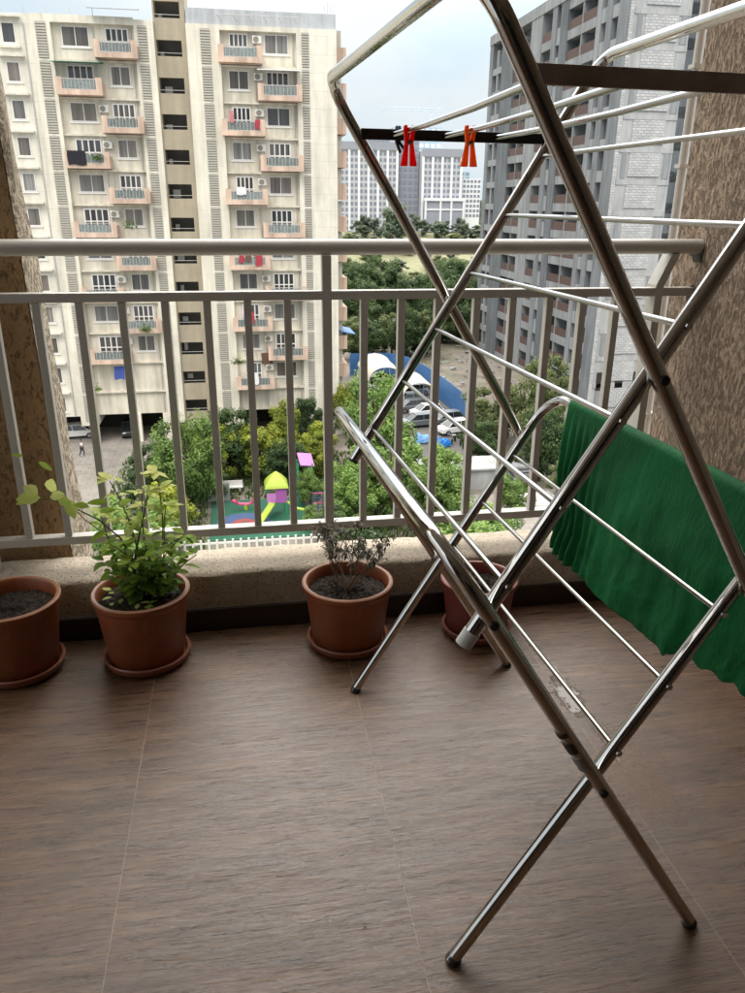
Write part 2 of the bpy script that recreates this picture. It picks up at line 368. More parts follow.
class MB:
    def __init__(s): s.v = []; s.f = []; s.mi = []; s.cur = 0; s.att = []
    def add(s, vs, fs, a=0.0):
        k = len(s.v); s.v += [tuple(p) for p in vs]
        for f in fs: s.f.append(tuple(i+k for i in f)); s.mi.append(s.cur); s.att.append(a)
        return s
    def box(s, x0, x1, y0, y1, z0, z1):
        vs = [(x, y, z) for z in (z0, z1) for y in (y0, y1) for x in (x0, x1)]
        return s.add(vs, [(0, 2, 3, 1), (4, 5, 7, 6), (0, 1, 5, 4), (2, 6, 7, 3), (0, 4, 6, 2), (1, 3, 7, 5)])
    def prism(s, pts, a, b):
        # closed 3-D polygon pts extruded by vector from offset a to b
        n = len(pts); a = Vector(a); b = Vector(b)
        vs = [Vector(p)+a for p in pts]+[Vector(p)+b for p in pts]
        fs = [tuple(range(n-1, -1, -1)), tuple(range(n, 2*n))]+[(i, (i+1) % n, n+(i+1) % n, n+i) for i in range(n)]
        return s.add(vs, fs)
    def tube(s, path, r, seg=10, cap=True):
        P = [Vector(p) for p in path]; n = len(P)
        rs = r if isinstance(r, (list, tuple)) else [r]*n
        T = []
        for i in range(n):
            d = P[min(i+1, n-1)]-P[max(i-1, 0)]; T.append(d.normalized())
        a = Vector((0, 0, 1)) if abs(T[0].z) < .9 else Vector((1, 0, 0))
        u = T[0].cross(a).normalized(); rings = []
        for i in range(n):
            u = (u-T[i]*u.dot(T[i])).normalized(); w = T[i].cross(u)
            rings.append([P[i]+(u*math.cos(2*math.pi*k/seg)+w*math.sin(2*math.pi*k/seg))*rs[i] for k in range(seg)])
        vs = [p for g in rings for p in g]; fs = []
        for i in range(n-1):
            for k in range(seg):
                fs.append((i*seg+k, i*seg+(k+1) % seg, (i+1)*seg+(k+1) % seg, (i+1)*seg+k))
        if cap: fs += [tuple(range(seg-1, -1, -1)), tuple(range((n-1)*seg, n*seg))]
        return s.add(vs, fs)
    def lathe(s, prof, c=(0, 0, 0), seg=48, close=False, wob=0.0):
        vs = []; n = len(prof)
        for i, (r, z) in enumerate(prof):
            for k in range(seg):
                a = 2*math.pi*k/seg; vs.append((c[0]+r*math.cos(a), c[1]+r*math.sin(a), c[2]+z))
        fs = [(i*seg+k, i*seg+(k+1) % seg, (i+1)*seg+(k+1) % seg, (i+1)*seg+k) for i in range(n-1) for k in range(seg)]
        if close: fs += [tuple(range(seg-1, -1, -1)), tuple(range((n-1)*seg, n*seg))]
        return s.add(vs, fs)
    def build(s, name, mat, parent=None, smooth=False, world=True, loc=(0, 0, 0), bevel=0, tint=False):
        me = bpy.data.meshes.new(name)
        base = wloc(parent) if (parent and world) else Vector((0, 0, 0))
        base = base+Vector(loc) if not world else base
        off = base if world else Vector((0, 0, 0))
        me.from_pydata([(x-off.x, y-off.y, z-off.z) for x, y, z in s.v], [], s.f)
        for m in (mat if isinstance(mat, (list, tuple)) else [mat]): me.materials.append(M[m] if isinstance(m, str) else m)
        me.polygons.foreach_set('material_index', s.mi)
        if smooth:
            me.polygons.foreach_set('use_smooth', [True]*len(s.f))
            if smooth != 'all': me.set_sharp_from_angle(angle=R(40))
        if tint:
            a = me.attributes.new('tint', 'FLOAT', 'FACE'); a.data.foreach_set('value', s.att)
        me.update()
        o = bpy.data.objects.new(name, me); col.objects.link(o); o.parent = parent
        if not world: o.location = loc
        if bevel:
            b = o.modifiers.new('bevel', 'BEVEL'); b.width = bevel; b.segments = 2; b.limit_method = 'ANGLE'
        return o

def tag(o, label, cat, group=None):
    o['label'] = label; o['category'] = cat
    if group: o['group'] = group
    return o
def thing(name, label, cat, loc=(0, 0, 0), group=None):
    o = bpy.data.objects.new(name, None); col.objects.link(o); o.location = loc; o.empty_display_size = .1
    return tag(o, label, cat, group)
def struct(o): o['kind'] = 'structure'; return o
kids = {}
def copy_tree(o, parent=None):
    c = o.copy(); col.objects.link(c); c.parent = parent
    for ch in o.children: copy_tree(ch, c)
    return c
def put(o, parent, d):
    """copy a part with its sub-parts, shifted by d inside the same thing"""
    c = copy_tree(o, parent); c.location = Vector(o.location)+Vector(d); return c

# ================================================================== OUR BALCONY
struct(MB().add([(-2.8, -3.2, 0), (1.45, -3.2, 0), (1.45, 2.229, 0), (-2.8, 2.229, 0)], [(0, 1, 2, 3)]).build('floor', 'floor'))
struct(MB().box(-2.8, 1.7, -3.4, 2.229, -.25, -.004).build('balcony_slab', 'concrete_l'))
struct(MB().box(-2.8, 1.45, -3.2, 2.22, 2.75, 2.95).build('ceiling', 'white_wall'))
struct(MB().box(-2.8, 1.65, -3.4, -3.2, 0, 2.95).build('back_wall', 'white_wall'))
bw_ = [o for o in col.objects if o.name == 'back_wall'][0]
MB().box(-1.7, 1.3, -3.195, -3.17, .02, 2.3).build('dark_reflection_panel', 'void', bw_)  # unseen dark panel, added to give the rack tubes dark reflections
struct(MB().box(-3.0, -2.8, -3.4, -.2, -.25, 2.95).build('left_shade_wall', 'stucco_r'))  # unseen wall added to cut the daylight coming in from the left
led = thing('parapet_ledge', 'rough pebbly cement ledge under the railing with a dark skirting tile', 'ledge', (0, 2.32, 0))
lm = MB()
xs = np.linspace(-2.8, 1.45, 120); prof = [(2.231, .078), (2.231, .19), (2.238, .199), (2.25, .2025), (2.40, .206), (2.41, .2), (2.414, -.25)]
lr = random.Random(3); vs = []
for i, x in enumerate(xs):
    for j, (y, z) in enumerate(prof):
        e = lr.uniform(-.002, .002) if 0 < j < 6 else 0
        vs.append((x, y+e, z+e*.9))
n = len(prof)
lm.add(vs, [(i*n+j, (i+1)*n+j, (i+1)*n+j+1, i*n+j+1) for i in range(len(xs)-1) for j in range(n-1)])
lm.build('cement_coping', 'ledge', led, smooth=True)
MB().box(-2.8, 1.449, 2.217, 2.2305, .0005, .078).build('skirting', 'skirt', led, bevel=.002)
def rough_wall(name, o, x0, x1, y0, y1, z0, z1):
    return MB().box(x0, x1, y0, y1, z0, z1)
w = rough_wall('w', None, 1.45, 1.68, -3.4, 2.5, -.25, 2.95).build('stucco_wall', 'stucco_r', bevel=.012)
tag(w, 'rough brown trowelled stucco side wall where the railing ends', 'wall')
pil = thing('stucco_pillar', 'ochre brown stucco pillar with a rough edge coloured pale as if lit outside the railing', 'pillar', (-1.0, 2.5, -3))
def slant(xf, xb, z): return (xf-.023*z, 2.45, z), (xb-.048*z, 2.632, z)
pmb = MB(); vs = []
for z in (-6, 3.1):
    a, b = slant(-.594, -.573, z); vs += [(-1.9, 2.45, z), a, (b[0]-.001, 2.632, z), (-1.9, 2.632, z)]
pmb.add(vs, [(0, 1, 5, 4), (1, 2, 6, 5), (2, 3, 7, 6), (3, 0, 4, 7)])
pmb.build('pillar_shaft', 'stucco_l', pil)
pmb = MB(); vs = []
for k in range(61):
    z = -6+9.1*k/60; a, b = slant(-.594, -.573, z); e = .004*math.sin(k*2.1)+.003*math.sin(k*5.3)
    vs += [(a[0]+.003, 2.4485, z), (a[0]+.012+e, 2.47, z), (b[0]+.010-e, 2.62, z), (b[0]+.001, 2.64, z)]
pmb.add(vs, [(4*k+j, 4*k+j+1, 4*k+j+5, 4*k+j+4) for k in range(60) for j in range(3)])
pmb.build('lit_edge', 'stucco_lit', pil, smooth='all')  # side face painted pale to look lit
pipe = thing('drain_pipe', 'thin grey pipe with brackets beside the right stucco wall', 'pipe', (1.51, 2.63, 0))
MB().tube([(1.512, 2.63, -6), (1.512, 2.63, 3.1)], .0135, 12).build('pipe_run', 'paint', pipe, smooth=True)
for z in (.55, 1.42, 1.72):
    MB().box(1.494, 1.56, 2.612, 2.649, z, z+.012).build('bracket', 'paint', pipe)

# railing
YR = 2.343
rail = thing('balcony_railing', 'grey beige painted metal railing with a round handrail across the balcony', 'railing', (0.25, YR, .2))
MB().tube([(-2.8, YR, 1.173), (1.449, YR, 1.180)], .0225, 20).build('handrail', 'paint', rail, smooth=True)
MB().box(-2.8, 1.437, YR-.016, YR+.022, 1.029, 1.055).build('mid_rail', 'paint', rail, bevel=.002)
MB().box(-2.8, 1.437, YR-.016, YR+.020, .284, .311).build('bottom_rail', 'paint', rail, bevel=.002)
bx = [-.570, -.453, -.336, -.2155, -.096, .021, .138, .369, .4845, .600, .722, .838, .9585, 1.070, 1.184]
bx = [-.570-.1175*k for k in range(14, 0, -1)]+bx
for x in bx:
    if abs(x+.805) < .03 or abs(x+1.862) < .03: continue
    MB().box(x-.011, x+.011, YR-.012, YR+.016, .3115, 1.0285).build('baluster', 'paint', rail, bevel=.0015)
for x in (.2555, -.805, -1.862):
    MB().box(x-.014, x+.014, YR-.0165, YR+.018, .205, 1.155).build('post', 'paint', rail, bevel=.002)
pm = MB(); pm.prism([(1.307, YR-.017, .206), (1.333, YR-.017, .206), (1.333, YR-.017, 1.058), (1.375, YR-.017, 1.158), (1.347, YR-.017, 1.158), (1.307, YR-.017, 1.064)], (0, 0, 0), (0, .06, 0))
pm.build('post', 'paint', rail, bevel=.002)
# ragged holes where the rails enter the wall
for z, r_, nm in ((1.172, .034, 'handrail'), (1.04, .026, 'midrail')):
    h = MB(); rr = random.Random(int(z*100)); pts = []
    for k in range(18):
        a = 2*math.pi*k/18; q = r_*rr.uniform(.75, 1.35); pts.append((1.4445, YR+.012+q*math.cos(a), z-.008+q*math.sin(a)))
    h.add(pts+[(1.4445, YR, z)], [(k, (k+1) % 18, 18) for k in range(18)])
    ho = h.build('wall_socket', 'void', w)

# ================================================================== DRYING RACK
RV = Vector((.0648, -.9979, 0)); UV = Vector((.9979, .0648, 0)); RO = Vector((.5017, 1.848, 0)); RW = .8813
def rp(n, u, z): return tuple(RO+RV*n+UV*u+Vector((0, 0, z)))
rack = thing('drying_rack', 'folding stainless steel clothes drying rack standing open on the tiled floor', 'drying rack', (.55, 1.4, 0))
TR = .0125
def uframe(pts0, sgn, n0, n1, ztop, utop, rbend, start):
    """leg from start (u,z) to the corner (utop,ztop), top bar, leg back; rounded corners"""
    path = [(n0, *start)]
    d = Vector((utop-start[0], ztop-start[1])); L = d.length; d /= L
    c0 = (utop, ztop)
    path.append((n0, c0[0]-d.x*rbend*1.02, c0[1]-d.y*rbend*1.02))
    for k in range(1, 9):
        a = math.pi/2*k/8
        m = rbend*(1-math.sin(a)); q = rbend*(1-math.cos(a))
        path.append((n0+q, c0[0]-d.x*m, c0[1]-d.y*m))
    rest = []
    for p in reversed(path): rest.append((n0+n1-p[0], p[1], p[2]))
    full = path+[((n0+n1)/2, c0[0], c0[1])]+rest
    return [rp(*p) for p in full]
out0, out1, in0, in1 = -.0135, RW+.0135, .0135, RW-.0135
def frame_part(name, path, label=None):
    o = MB().tube(path, TR, 18).build(name, 'chrome', rack, smooth=True)
    if label: o['label'] = label
    return o
SL = 1.602
H1, H2 = .376, 1.079
fC = frame_part('lower_frame', uframe(None, 0, out0, out1, H1+SL*.290, -.290, .115, (.2385, .004)))
fD = frame_part('lower_frame', uframe(None, 0, in0, in1, H1+SL*.289, .289, .085, (-.2385, .004)))
fA = frame_part('upper_frame', uframe(None, 0, out0, out1, H2+SL*.291, -.291, .070, (.232, H2-SL*.232)))
fB = frame_part('upper_frame', uframe(None, 0, in0, in1, H2+SL*.333, .333, .060, (-.240, H2-SL*.240)))
for n in (in0, in1):
    MB().tube([rp(n, -.2385, .0015), rp(n, -.2315, .0127)], .0138, 16).build('foot', 'rubber', fD, smooth=True)
for n in (out0, out1):
    MB().tube([rp(n, .2385, .0015), rp(n, .2315, .0127)], .0138, 16).build('foot', 'rubber', fC, smooth=True)
MB().tube([rp(in1, -.2385, H2-SL*.2385), rp(in1, -.252, H2-SL*.252)], .0136, 16).build('end_cap', 'white_plastic', fB, smooth=True)['label'] = 'white plastic end cap'
for us, parent, base in (((.203, .123, .042, -.039, -.117, -.191), fB, (H2, SL)), ((.190, .111, .035), fD, (H1, SL))):
    for u in us:
        z = base[0]+base[1]*u
        MB().tube([rp(in0-.004, u, z), rp(in1+.004, u, z)], .0049, 10).build('rung', 'rung', rack, smooth=True)
        for n in (in0-.0145, in1+.0125):
            MB().tube([rp(n-.001, u, z), rp(n+.004, u, z)], .0052, 8).build('rung_bolt', 'chrome', parent, smooth=True)
MB().tube([rp(in0, -.24, H2-SL*.24), rp(in0, -.243, H2-SL*.243)], .0128, 14).build('end_cap', 'rubber', fB, smooth=True)
for (n, u, z) in ((out0, 0, H1), (out1, 0, H1), (out0, 0, H2), (out1, 0, H2), (out0, -.2205, .727), (out1, -.2205, .727), (out0, .2205, .727), (out1, .2205, .727)):
    s_ = -1 if n < 0 else 1
    MB().tube([rp(n+s_*.0105, u, z), rp(n+s_*.0155, u, z), rp(n+s_*.017, u, z)], [.0075, .007, .004], 12).build('pivot_rivet', 'rubber', rack, smooth=True)
def bar(name, n, mat):
    d = .0032; z0, z1 = 1.430, 1.4525
    b = MB(); b.prism([rp(n-d, -.222, z0), rp(n-d, .222, z0), rp(n-d, .222, z1), rp(n-d, -.222, z1)], (0, 0, 0), RV*2*d)
    return b.build(name, mat, rack, bevel=.001)
b0 = bar('tray_bar', .0035, 'blackbar'); b1 = bar('tray_bar', RW-.0035, 'darkbar')
b0['label'] = 'black flat bar at the window side'; b1['label'] = 'brown flat bar nearest the viewer'
for ua, ub in ((-.152, -.185), (-.033, -.073), (.09, .05)):
    MB().tube([rp(-.002, ua, 1.441), rp(RW*.33, ua*.67+ub*.33, 1.4365), rp(RW*.66, ua*.33+ub*.67, 1.4365), rp(RW-.008, ub, 1.441)], .0055, 10).build('tray_rod', 'rung', rack, smooth=True)
def along(frame, n, u0, z0, u1, z1, r_, nm, mat, lab):
    o = MB().tube([rp(n, u0, z0), rp(n, u1, z1)], r_, 16).build(nm, mat, frame, smooth=True); o['label'] = lab
for a_, b_, mt, lb in ((.058, .072, 'tape', 'dark tape wrap'), (.080, .086, 'tape', 'thin dark tape ring')):
    along(fC, out1, -a_, H1+SL*a_, -b_, H1+SL*b_, .0129, 'tape_wrap', mt, lb)
along(fC, out1, -.034, H1+SL*.034, -.052, H1+SL*.052, .0130, 'sticker', 'grey_plastic', 'grey worn sticker')
# cable tie on the dark bar
ct = MB()
for k in range(2):
    u = -.140+.006*k
    ct.tube([rp(-.002, u, 1.427), rp(.012, u+.002, 1.442), rp(.0, u, 1.457), rp(-.008, u, 1.442), rp(-.002, u, 1.427), rp(.01, u+.006+.01*k, 1.405)], .0035, 8)
tag(ct.build('cable_tie', 'rubber', smooth=True), 'black cable tie knotted round the dark bar of the drying rack', 'cable tie')

# clothes pegs hanging on the dark bar
def peg(n, u, z, mat, label):
    t = thing('clothes_peg', label, 'clothes peg', rp(n, u, z-.04), 'pegs on the drying rack')
    for s_ in (-1, 1):
        m = MB()
        P = [(.0105, .012), (.0115, .004), (.0095, -.012), (.0085, -.022), (.0125, -.042), (.0170, -.064), (.0030, -.064), (.0022, -.030), (.0012, -.010), (.0045, .002), (.0045, .012)]
        m.prism([rp(n, u+s_*a, z+b) for a, b in P], RV*-.0055, RV*.0055); m.build('jaw', mat, t, bevel=.0012)
    MB().tube([rp(n-.0075, u, z-.020), rp(n+.0075, u, z-.020)], .0048, 12).build('spring', 'chrome', t, smooth=True)
peg(.165, -.158, 1.435, 'peg_red', 'red translucent plastic peg clipped on a rack rod above the dark bar')
peg(.210, -.044, 1.434, 'peg_orange', 'orange translucent plastic peg clipped on a rack rod above the dark bar')

# green cloth over the lower right frame bar
def cloth():
    NW, NH = 180, 200
    rr = random.Random(11)
    ub, zb = .289, H1+SL*.289
    vs = []; n0, n1 = .135, .915
    ph = [rr.uniform(0, 6.28) for _ in range(8)]
    def hem_front(s):     # s 0..1 along the bar: z of the hem (camera side)
        base = .460+.006*math.sin(s*11+1)+.003*math.sin(s*27+2)
        if s > .70: base += .04*min(1, (s-.70)/.05)+.15*max(0, s-.8)+.005*math.sin(s*75)
        return base
    def hem_back(s): return .55+.05*math.sin(s*6+1.2)-.03*s+.015*math.sin(s*17)
    for i in range(NW+1):
        s = i/NW; n = n0+(n1-n0)*s
        Lf = zb-hem_front(s); Lb = zb-hem_back(s); r_ = .0145
        for j in range(NH+1):
            t = j/NH*2-1                      # -1 hem on camera side, 0 top of bar, +1 hem on far side
            side = -1 if t < 0 else 1
            L = Lf if t < 0 else Lb
            d = abs(t)*(L+r_*1.57)
            if d < r_*1.57:
                a = d/r_; u = ub+side*r_*math.sin(a); z = zb+r_*math.cos(a)
            else:
                dd = d-r_*1.57; z = zb-dd
                amp = min(1, dd/.16)
                fold = (.005*math.sin(s*23+ph[0]+dd*4)+.003*math.sin(s*47+ph[1]-dd*10)+.0018*math.sin(s*93+ph[2]+dd*19)+.0045*math.sin(s*15-dd*30+ph[5]+2*math.sin(s*7))+.0028*math.sin(s*33+dd*52+ph[6]+3*math.sin(dd*11))+.005*max(0, s-.72)/.28*math.sin(s*60))
                def ridge(a, b, k): return (1-min(1, abs(mnoise.noise(Vector((a, b, k+side*3.3))))*2.6))**2
                low = min(1, dd/.22)
                fold += .0042*ridge(s*7+dd*5, dd*7-s*6, 1.0)*low+.0024*ridge(s*17-dd*8, dd*15+s*9, 5.0)*low+.0012*ridge(s*34, dd*44+s*20, 9.0)
                swing = .012*math.sin(dd*7+s*5)*amp
                gather = math.exp(-((s-.10)/.10)**2)*.014*math.sin(s*150+dd*9)
                u = ub+side*(r_+.006*amp+max(-.012, (fold*.45+gather*.8)*amp*(.6+dd*1.9))+.010*amp)+swing*(.6 if side < 0 else .3)
            wv = .012*math.sin(abs(t)*7+ph[3])*abs(t)
            vs.append(rp(n+wv+.004*math.sin(d*40+ph[4])*abs(t), u, z))
    m = MB()
    w_ = NH+1
    m.add(vs, [(i*w_+j, i*w_+j+1, (i+1)*w_+j+1, (i+1)*w_+j) for i in range(NW) for j in range(NH)])
    t = thing('green_cloth', 'dark green cloth hung to dry over the right bar of the rack', 'cloth', rp(.5, .289, zb))
    o = m.build('fabric', 'cloth', t, smooth='all')
    o.modifiers.new('thick', 'SOLIDIFY').thickness = .0015
    # navy lining peeping out at the far end
    m2 = MB(); vs = []
    for i in range(13):
        for j in range(31):
            a = i/12; b = j/30; z = zb-.002-b*(.30-.03*math.sin(a*5))
            vs.append(rp(n0-.012+.05*a+.006*math.sin(b*8), ub+.010+.012*b+.006*math.sin(a*9+b*5), z))
    m2.add(vs, [(i*31+j, i*31+j+1, (i+1)*31+j+1, (i+1)*31+j) for i in range(12) for j in range(30)])
    o2 = m2.build('lining', 'navy', t, smooth='all'); o2['label'] = 'navy blue lining edge'
cloth()

# ================================================================== FLOWER POTS
def make_pot(x, y, Rr, Hh, mat, smat, label, soil_depth=.035):
    t = thing('flower_pot', label, 'flower pot', (x, y, 0), 'plant pots along the ledge')
    rb = Rr*.785; rs = Rr*.87; z0 = .014
    prof = [(0.001, z0), (rb-.006, z0), (rb, z0+.006), (Rr*.93, Hh-.030), (Rr*.945, Hh-.024), (Rr*.985, Hh-.020), (Rr, Hh-.012), (Rr, Hh-.003), (Rr-.004, Hh), (Rr-.012, Hh-.001), (Rr-.017, Hh-.008), (Rr*.87, Hh-.05), (Rr*.80, .05)]
    MB().lathe(prof, (x, y, 0), 64).build('pot', mat, t, smooth=True)
    sp_ = [(0.001, .002), (rs-.012, .002), (rs-.002, .008), (rs+.003, .022), (rs+.006, .030), (rs+.003, .034), (rs-.003, .031), (rs-.010, .013), (0.001, .011)]
    MB().lathe(sp_, (x, y, 0), 64).build('saucer', smat, t, smooth=True)
    m = MB(); rr = random.Random(int(x*1000)); vs = [(x, y, Hh-soil_depth+.006)]; NR, NS = 16, 56
    rmax = Rr*.875
    for i in range(1, NR+1):
        for k in range(NS):
            a = 2*math.pi*k/NS; r_ = rmax*i/NR
            e = rr.uniform(-.005, .006)+.006*math.sin(a*2+x*9)*i/NR
            vs.append((x+r_*math.cos(a), y+r_*math.sin(a), Hh-soil_depth+(e if i < NR else -.006)))
    fs = [(0, 1+k, 1+(k+1) % NS) for k in range(NS)]+[(1+(i-1)*NS+k, 1+i*NS+k, 1+i*NS+(k+1) % NS, 1+(i-1)*NS+(k+1) % NS) for i in range(1, NR) for k in range(NS)]
    m.add(vs, fs)
    for _ in range(90):                        # crumbs
        a = rr.uniform(0, 6.28); q = rmax*.93*math.sqrt(rr.random()); s = rr.uniform(.002, .0055)
        cx, cy, cz = x+q*math.cos(a), y+q*math.sin(a), Hh-soil_depth+.006
        pts = [Vector((cx, cy, cz))+Vector((rr.uniform(-1, 1), rr.uniform(-1, 1), rr.uniform(-.6, 1)))*s for _ in range(5)]
        m.add(pts, [(0, 1, 2), (0, 2, 3), (0, 3, 1), (1, 2, 4), (2, 3, 4), (3, 1, 4)])
    m.build('soil', 'soil', t)
    return t
PY = 2.088
make_pot(-.698, PY, .140, .236, 'terra', 'saucer', 'terracotta pot with bare soil at the left edge', .04)
make_pot(-.332, PY, .141, .234, 'terra', 'saucer', 'terracotta pot holding the yellow green leafy plant', .03)
make_pot(.282, PY, .140, .218, 'terra', 'saucer', 'terracotta pot holding the dried out shrub', .035)
make_pot(.703, PY, .122, .196, 'terra_red', 'terra_red', 'dark red pot with bare soil behind the drying rack', .04)

cb_ = MB(); rr = random.Random(44)
for _ in range(70):
    if rr.random() < .7: c_ = rr.choice((-.70, -.33, .28, .70)); x = c_+rr.gauss(0, .16); y = 1.93+abs(rr.gauss(0, .06))*rr.choice((-1, -1, .5))
    else: x = rr.uniform(-.7, 1.2); y = rr.uniform(.9, 1.9)
    q_ = rr.uniform(.0012, .0032); P_ = [Vector((x, y, .001))+Vector((rr.uniform(-1, 1), rr.uniform(-1, 1), rr.uniform(0, 1)))*q_ for _ in range(5)]
    cb_.add(P_, [(0, 1, 2), (0, 2, 3), (0, 3, 1), (1, 2, 4), (2, 3, 4), (3, 1, 4)])
co_ = cb_.build('soil_crumbs', 'soil'); tag(co_, 'tiny crumbs of soil and dirt scattered on the floor tiles', 'dirt'); co_['kind'] = 'stuff'

def leaf(m, base, d, L, W, tint, droop=.25, nrm=None):
    d = Vector(d).normalized(); a = nrm or Vector((0, 0, 1))
    if abs(d.dot(a)) > .95: a = Vector((1, 0, 0))
    s = d.cross(a).normalized(); n = s.cross(d)
    B = Vector(base); k = len(m.v)
    pr = [(0, .0), (.18, .62), (.42, 1.0), (.7, .78), (.9, .35), (1, 0)]
    L_, C_, R_ = [], [], []
    vs = []
    for q, w_ in pr:
        c = B+d*(L*q)-Vector((0, 0, 1))*(droop*L*q*q)
        vs += [c+s*(W*.5*w_)+n*(W*.14*w_), c, c-s*(W*.5*w_)+n*(W*.14*w_)]
    fs = []
    for i in range(len(pr)-1):
        for j in range(2): fs.append((i*3+j, i*3+j+1, (i+1)*3+j+1, (i+1)*3+j))
    m.add(vs, fs, tint)

def leafy_plant():
    x, y, z = -.332, PY, .204
    t = thing('leafy_plant', 'bushy yellow green variegated plant growing in a terracotta pot', 'plant', (x, y, z))
    rr = random.Random(5); st = MB(); fo = MB()
    ends = [(-.045, .0, .36), (.045, -.02, .33), (.10, .02, .27), (.14, -.03, .20), (-.10, .03, .25), (-.06, -.05, .19), (.02, .05, .30), (.13, .05, .13), (.0, -.07, .14), (-.09, -.03, .13), (.07, -.06, .17), (.16, .0, .12), (.05, .01, .37), (.085, .0, .375), (-.01, .02, .24), (-.05, .04, .15), (.03, -.05, .12), (.10, -.05, .10)]
    for (ex, ey, ez) in ends:
        bx_, by_ = x+rr.uniform(-.03, .06), y+rr.uniform(-.03, .03)
        P = []
        for k in range(9):
            q = k/8
            P.append(Vector((bx_+(ex-(bx_-x))*q**1.2+.008*math.sin(q*6+ex*50), by_+(ey-(by_-y))*q, z+ez*q-.01*math.sin(q*5))))
        st.tube(P, [.0032-.0018*k/8 for k in range(9)], 6)
        for k in range(2, 9):
            for _ in range(3 if k < 8 else 5):
                a = rr.uniform(0, 6.28); dr = Vector((math.cos(a), math.sin(a)*.9, rr.uniform(-.15, .55)))
                hh = (P[k].z-z)/.37
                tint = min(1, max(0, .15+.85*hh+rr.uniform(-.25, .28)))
                leaf(fo, P[k]+dr*.006, dr, rr.uniform(.030, .054), rr.uniform(.020, .033), tint, rr.uniform(0, .5))
    # long branch reaching left over the railing line
    P = [Vector((x-.01, y, z+.12)), Vector((x-.04, y-.005, z+.20)), Vector((x-.09, y-.01, z+.26)), Vector((x-.15, y-.01, z+.30)), Vector((x-.20, y-.01, z+.325)), Vector((x-.25, y-.01, z+.333))]
    st.tube(P, [.0026, .0024, .0022, .002, .0016, .0012], 6)
    P2 = [P[3]+Vector((0, 0, -.004)), Vector((x-.13, y, z+.26)), Vector((x-.06, y, z+.19))]
    st.tube(P2, .0014, 6)
    for (dx, dz, L, W, ang, ti) in ((-.235, .335, .062, .040, 170, .80), (-.205, .350, .055, .036, 75, .9), (-.165, .325, .052, .036, -70, .75), (-.21, .335, .05, .03, 20, .85), (-.255, .335, .045, .018, 190, .6), (-.24, .345, .05, .034, 130, .95), (-.225, .438, .042, .015, -28, .62), (-.262, .455, .03, .012, 155, .6), (-.19, .33, .04, .028, -20, .7)):
        a = R(ang); leaf(fo, (x+dx, y-.01, z+dz), (math.cos(a), -.35, math.sin(a)), L, W, ti, .1, Vector((0, -.8, .6)))
    for (dx, dz, ang, L) in ((-.11, .30, 150, .05), (-.085, .285, 20, .05), (-.06, .31, 160, .06), (-.03, .30, 40, .05), (-.075, .225, 200, .05)):
        a = R(ang); leaf(fo, (x+dx, y-.01, z+dz), (math.cos(a), -.3, math.sin(a)), L, .02, .6, .2, Vector((0, -.8, .6)))
    st.tube([P[4], Vector((x-.225, y-.01, z+.40)), Vector((x-.23, y-.01, z+.44))], .001, 5)
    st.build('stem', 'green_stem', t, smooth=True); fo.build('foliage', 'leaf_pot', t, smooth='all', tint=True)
    # fallen leaves on the soil
    dl = MB()
    for k in range(16):
        a = rr.uniform(0, 6.28); q = .11*math.sqrt(rr.random())
        leaf(dl, (x+q*math.cos(a), y+q*math.sin(a), .222), (math.cos(a*3), math.sin(a*3), .1), rr.uniform(.018, .04), .014, rr.uniform(.55, 1), .1)
    dl.build('fallen_leaf', 'leaf_pot', t, smooth='all', tint=True)['kind'] = 'stuff'
leafy_plant()

def dry_shrub():
    x, y, z = .282, PY, .182
    t = thing('dry_shrub', 'withered twiggy shrub with shrivelled grey green leaves in its pot', 'plant', (x, y, z))
    rr = random.Random(9); st = MB(); fo = MB()
    def grow(p, d, L, r_, lev):
        P = [p]
        for k in range(4):
            d = (d+Vector((rr.uniform(-.25, .25), rr.uniform(-.25, .25), rr.uniform(-.05, .22)))).normalized(); P.append(P[-1]+d*L/4)
        st.tube(P, [r_*(1-.12*k) for k in range(5)], 5)
        if lev < 3:
            for _ in range(2 if lev else 3):
                k = rr.choice((2, 3, 4)); dd = (d+Vector((rr.uniform(-.9, .9), rr.uniform(-.9, .9), rr.uniform(-.15, .5)))).normalized()
                grow(P[k], dd, L*rr.uniform(.55, .8), r_*.62, lev+1)
        if lev >= 2:
            for k in (2, 4, 4):
                for _ in range(1 if lev == 2 else 2):
                    a = rr.uniform(0, 6.28); dr = Vector((math.cos(a), math.sin(a), rr.uniform(-.8, .5)))
                    leaf(fo, P[k], dr, rr.uniform(.010, .022), rr.uniform(.004, .009), rr.random(), rr.uniform(.2, .9))
    for k in range(7):
        a = k*.9+.3
        grow(Vector((x+.008*math.cos(a), y+.008*math.sin(a), z)), Vector((.62*math.cos(a), .5*math.sin(a), 1)).normalized(), .105, .0028, 0)
    st.build('twigs', 'twig', t, smooth=True); fo.build('withered_leaves', 'leaf_dry', t, smooth='all', tint=True)
dry_shrub()

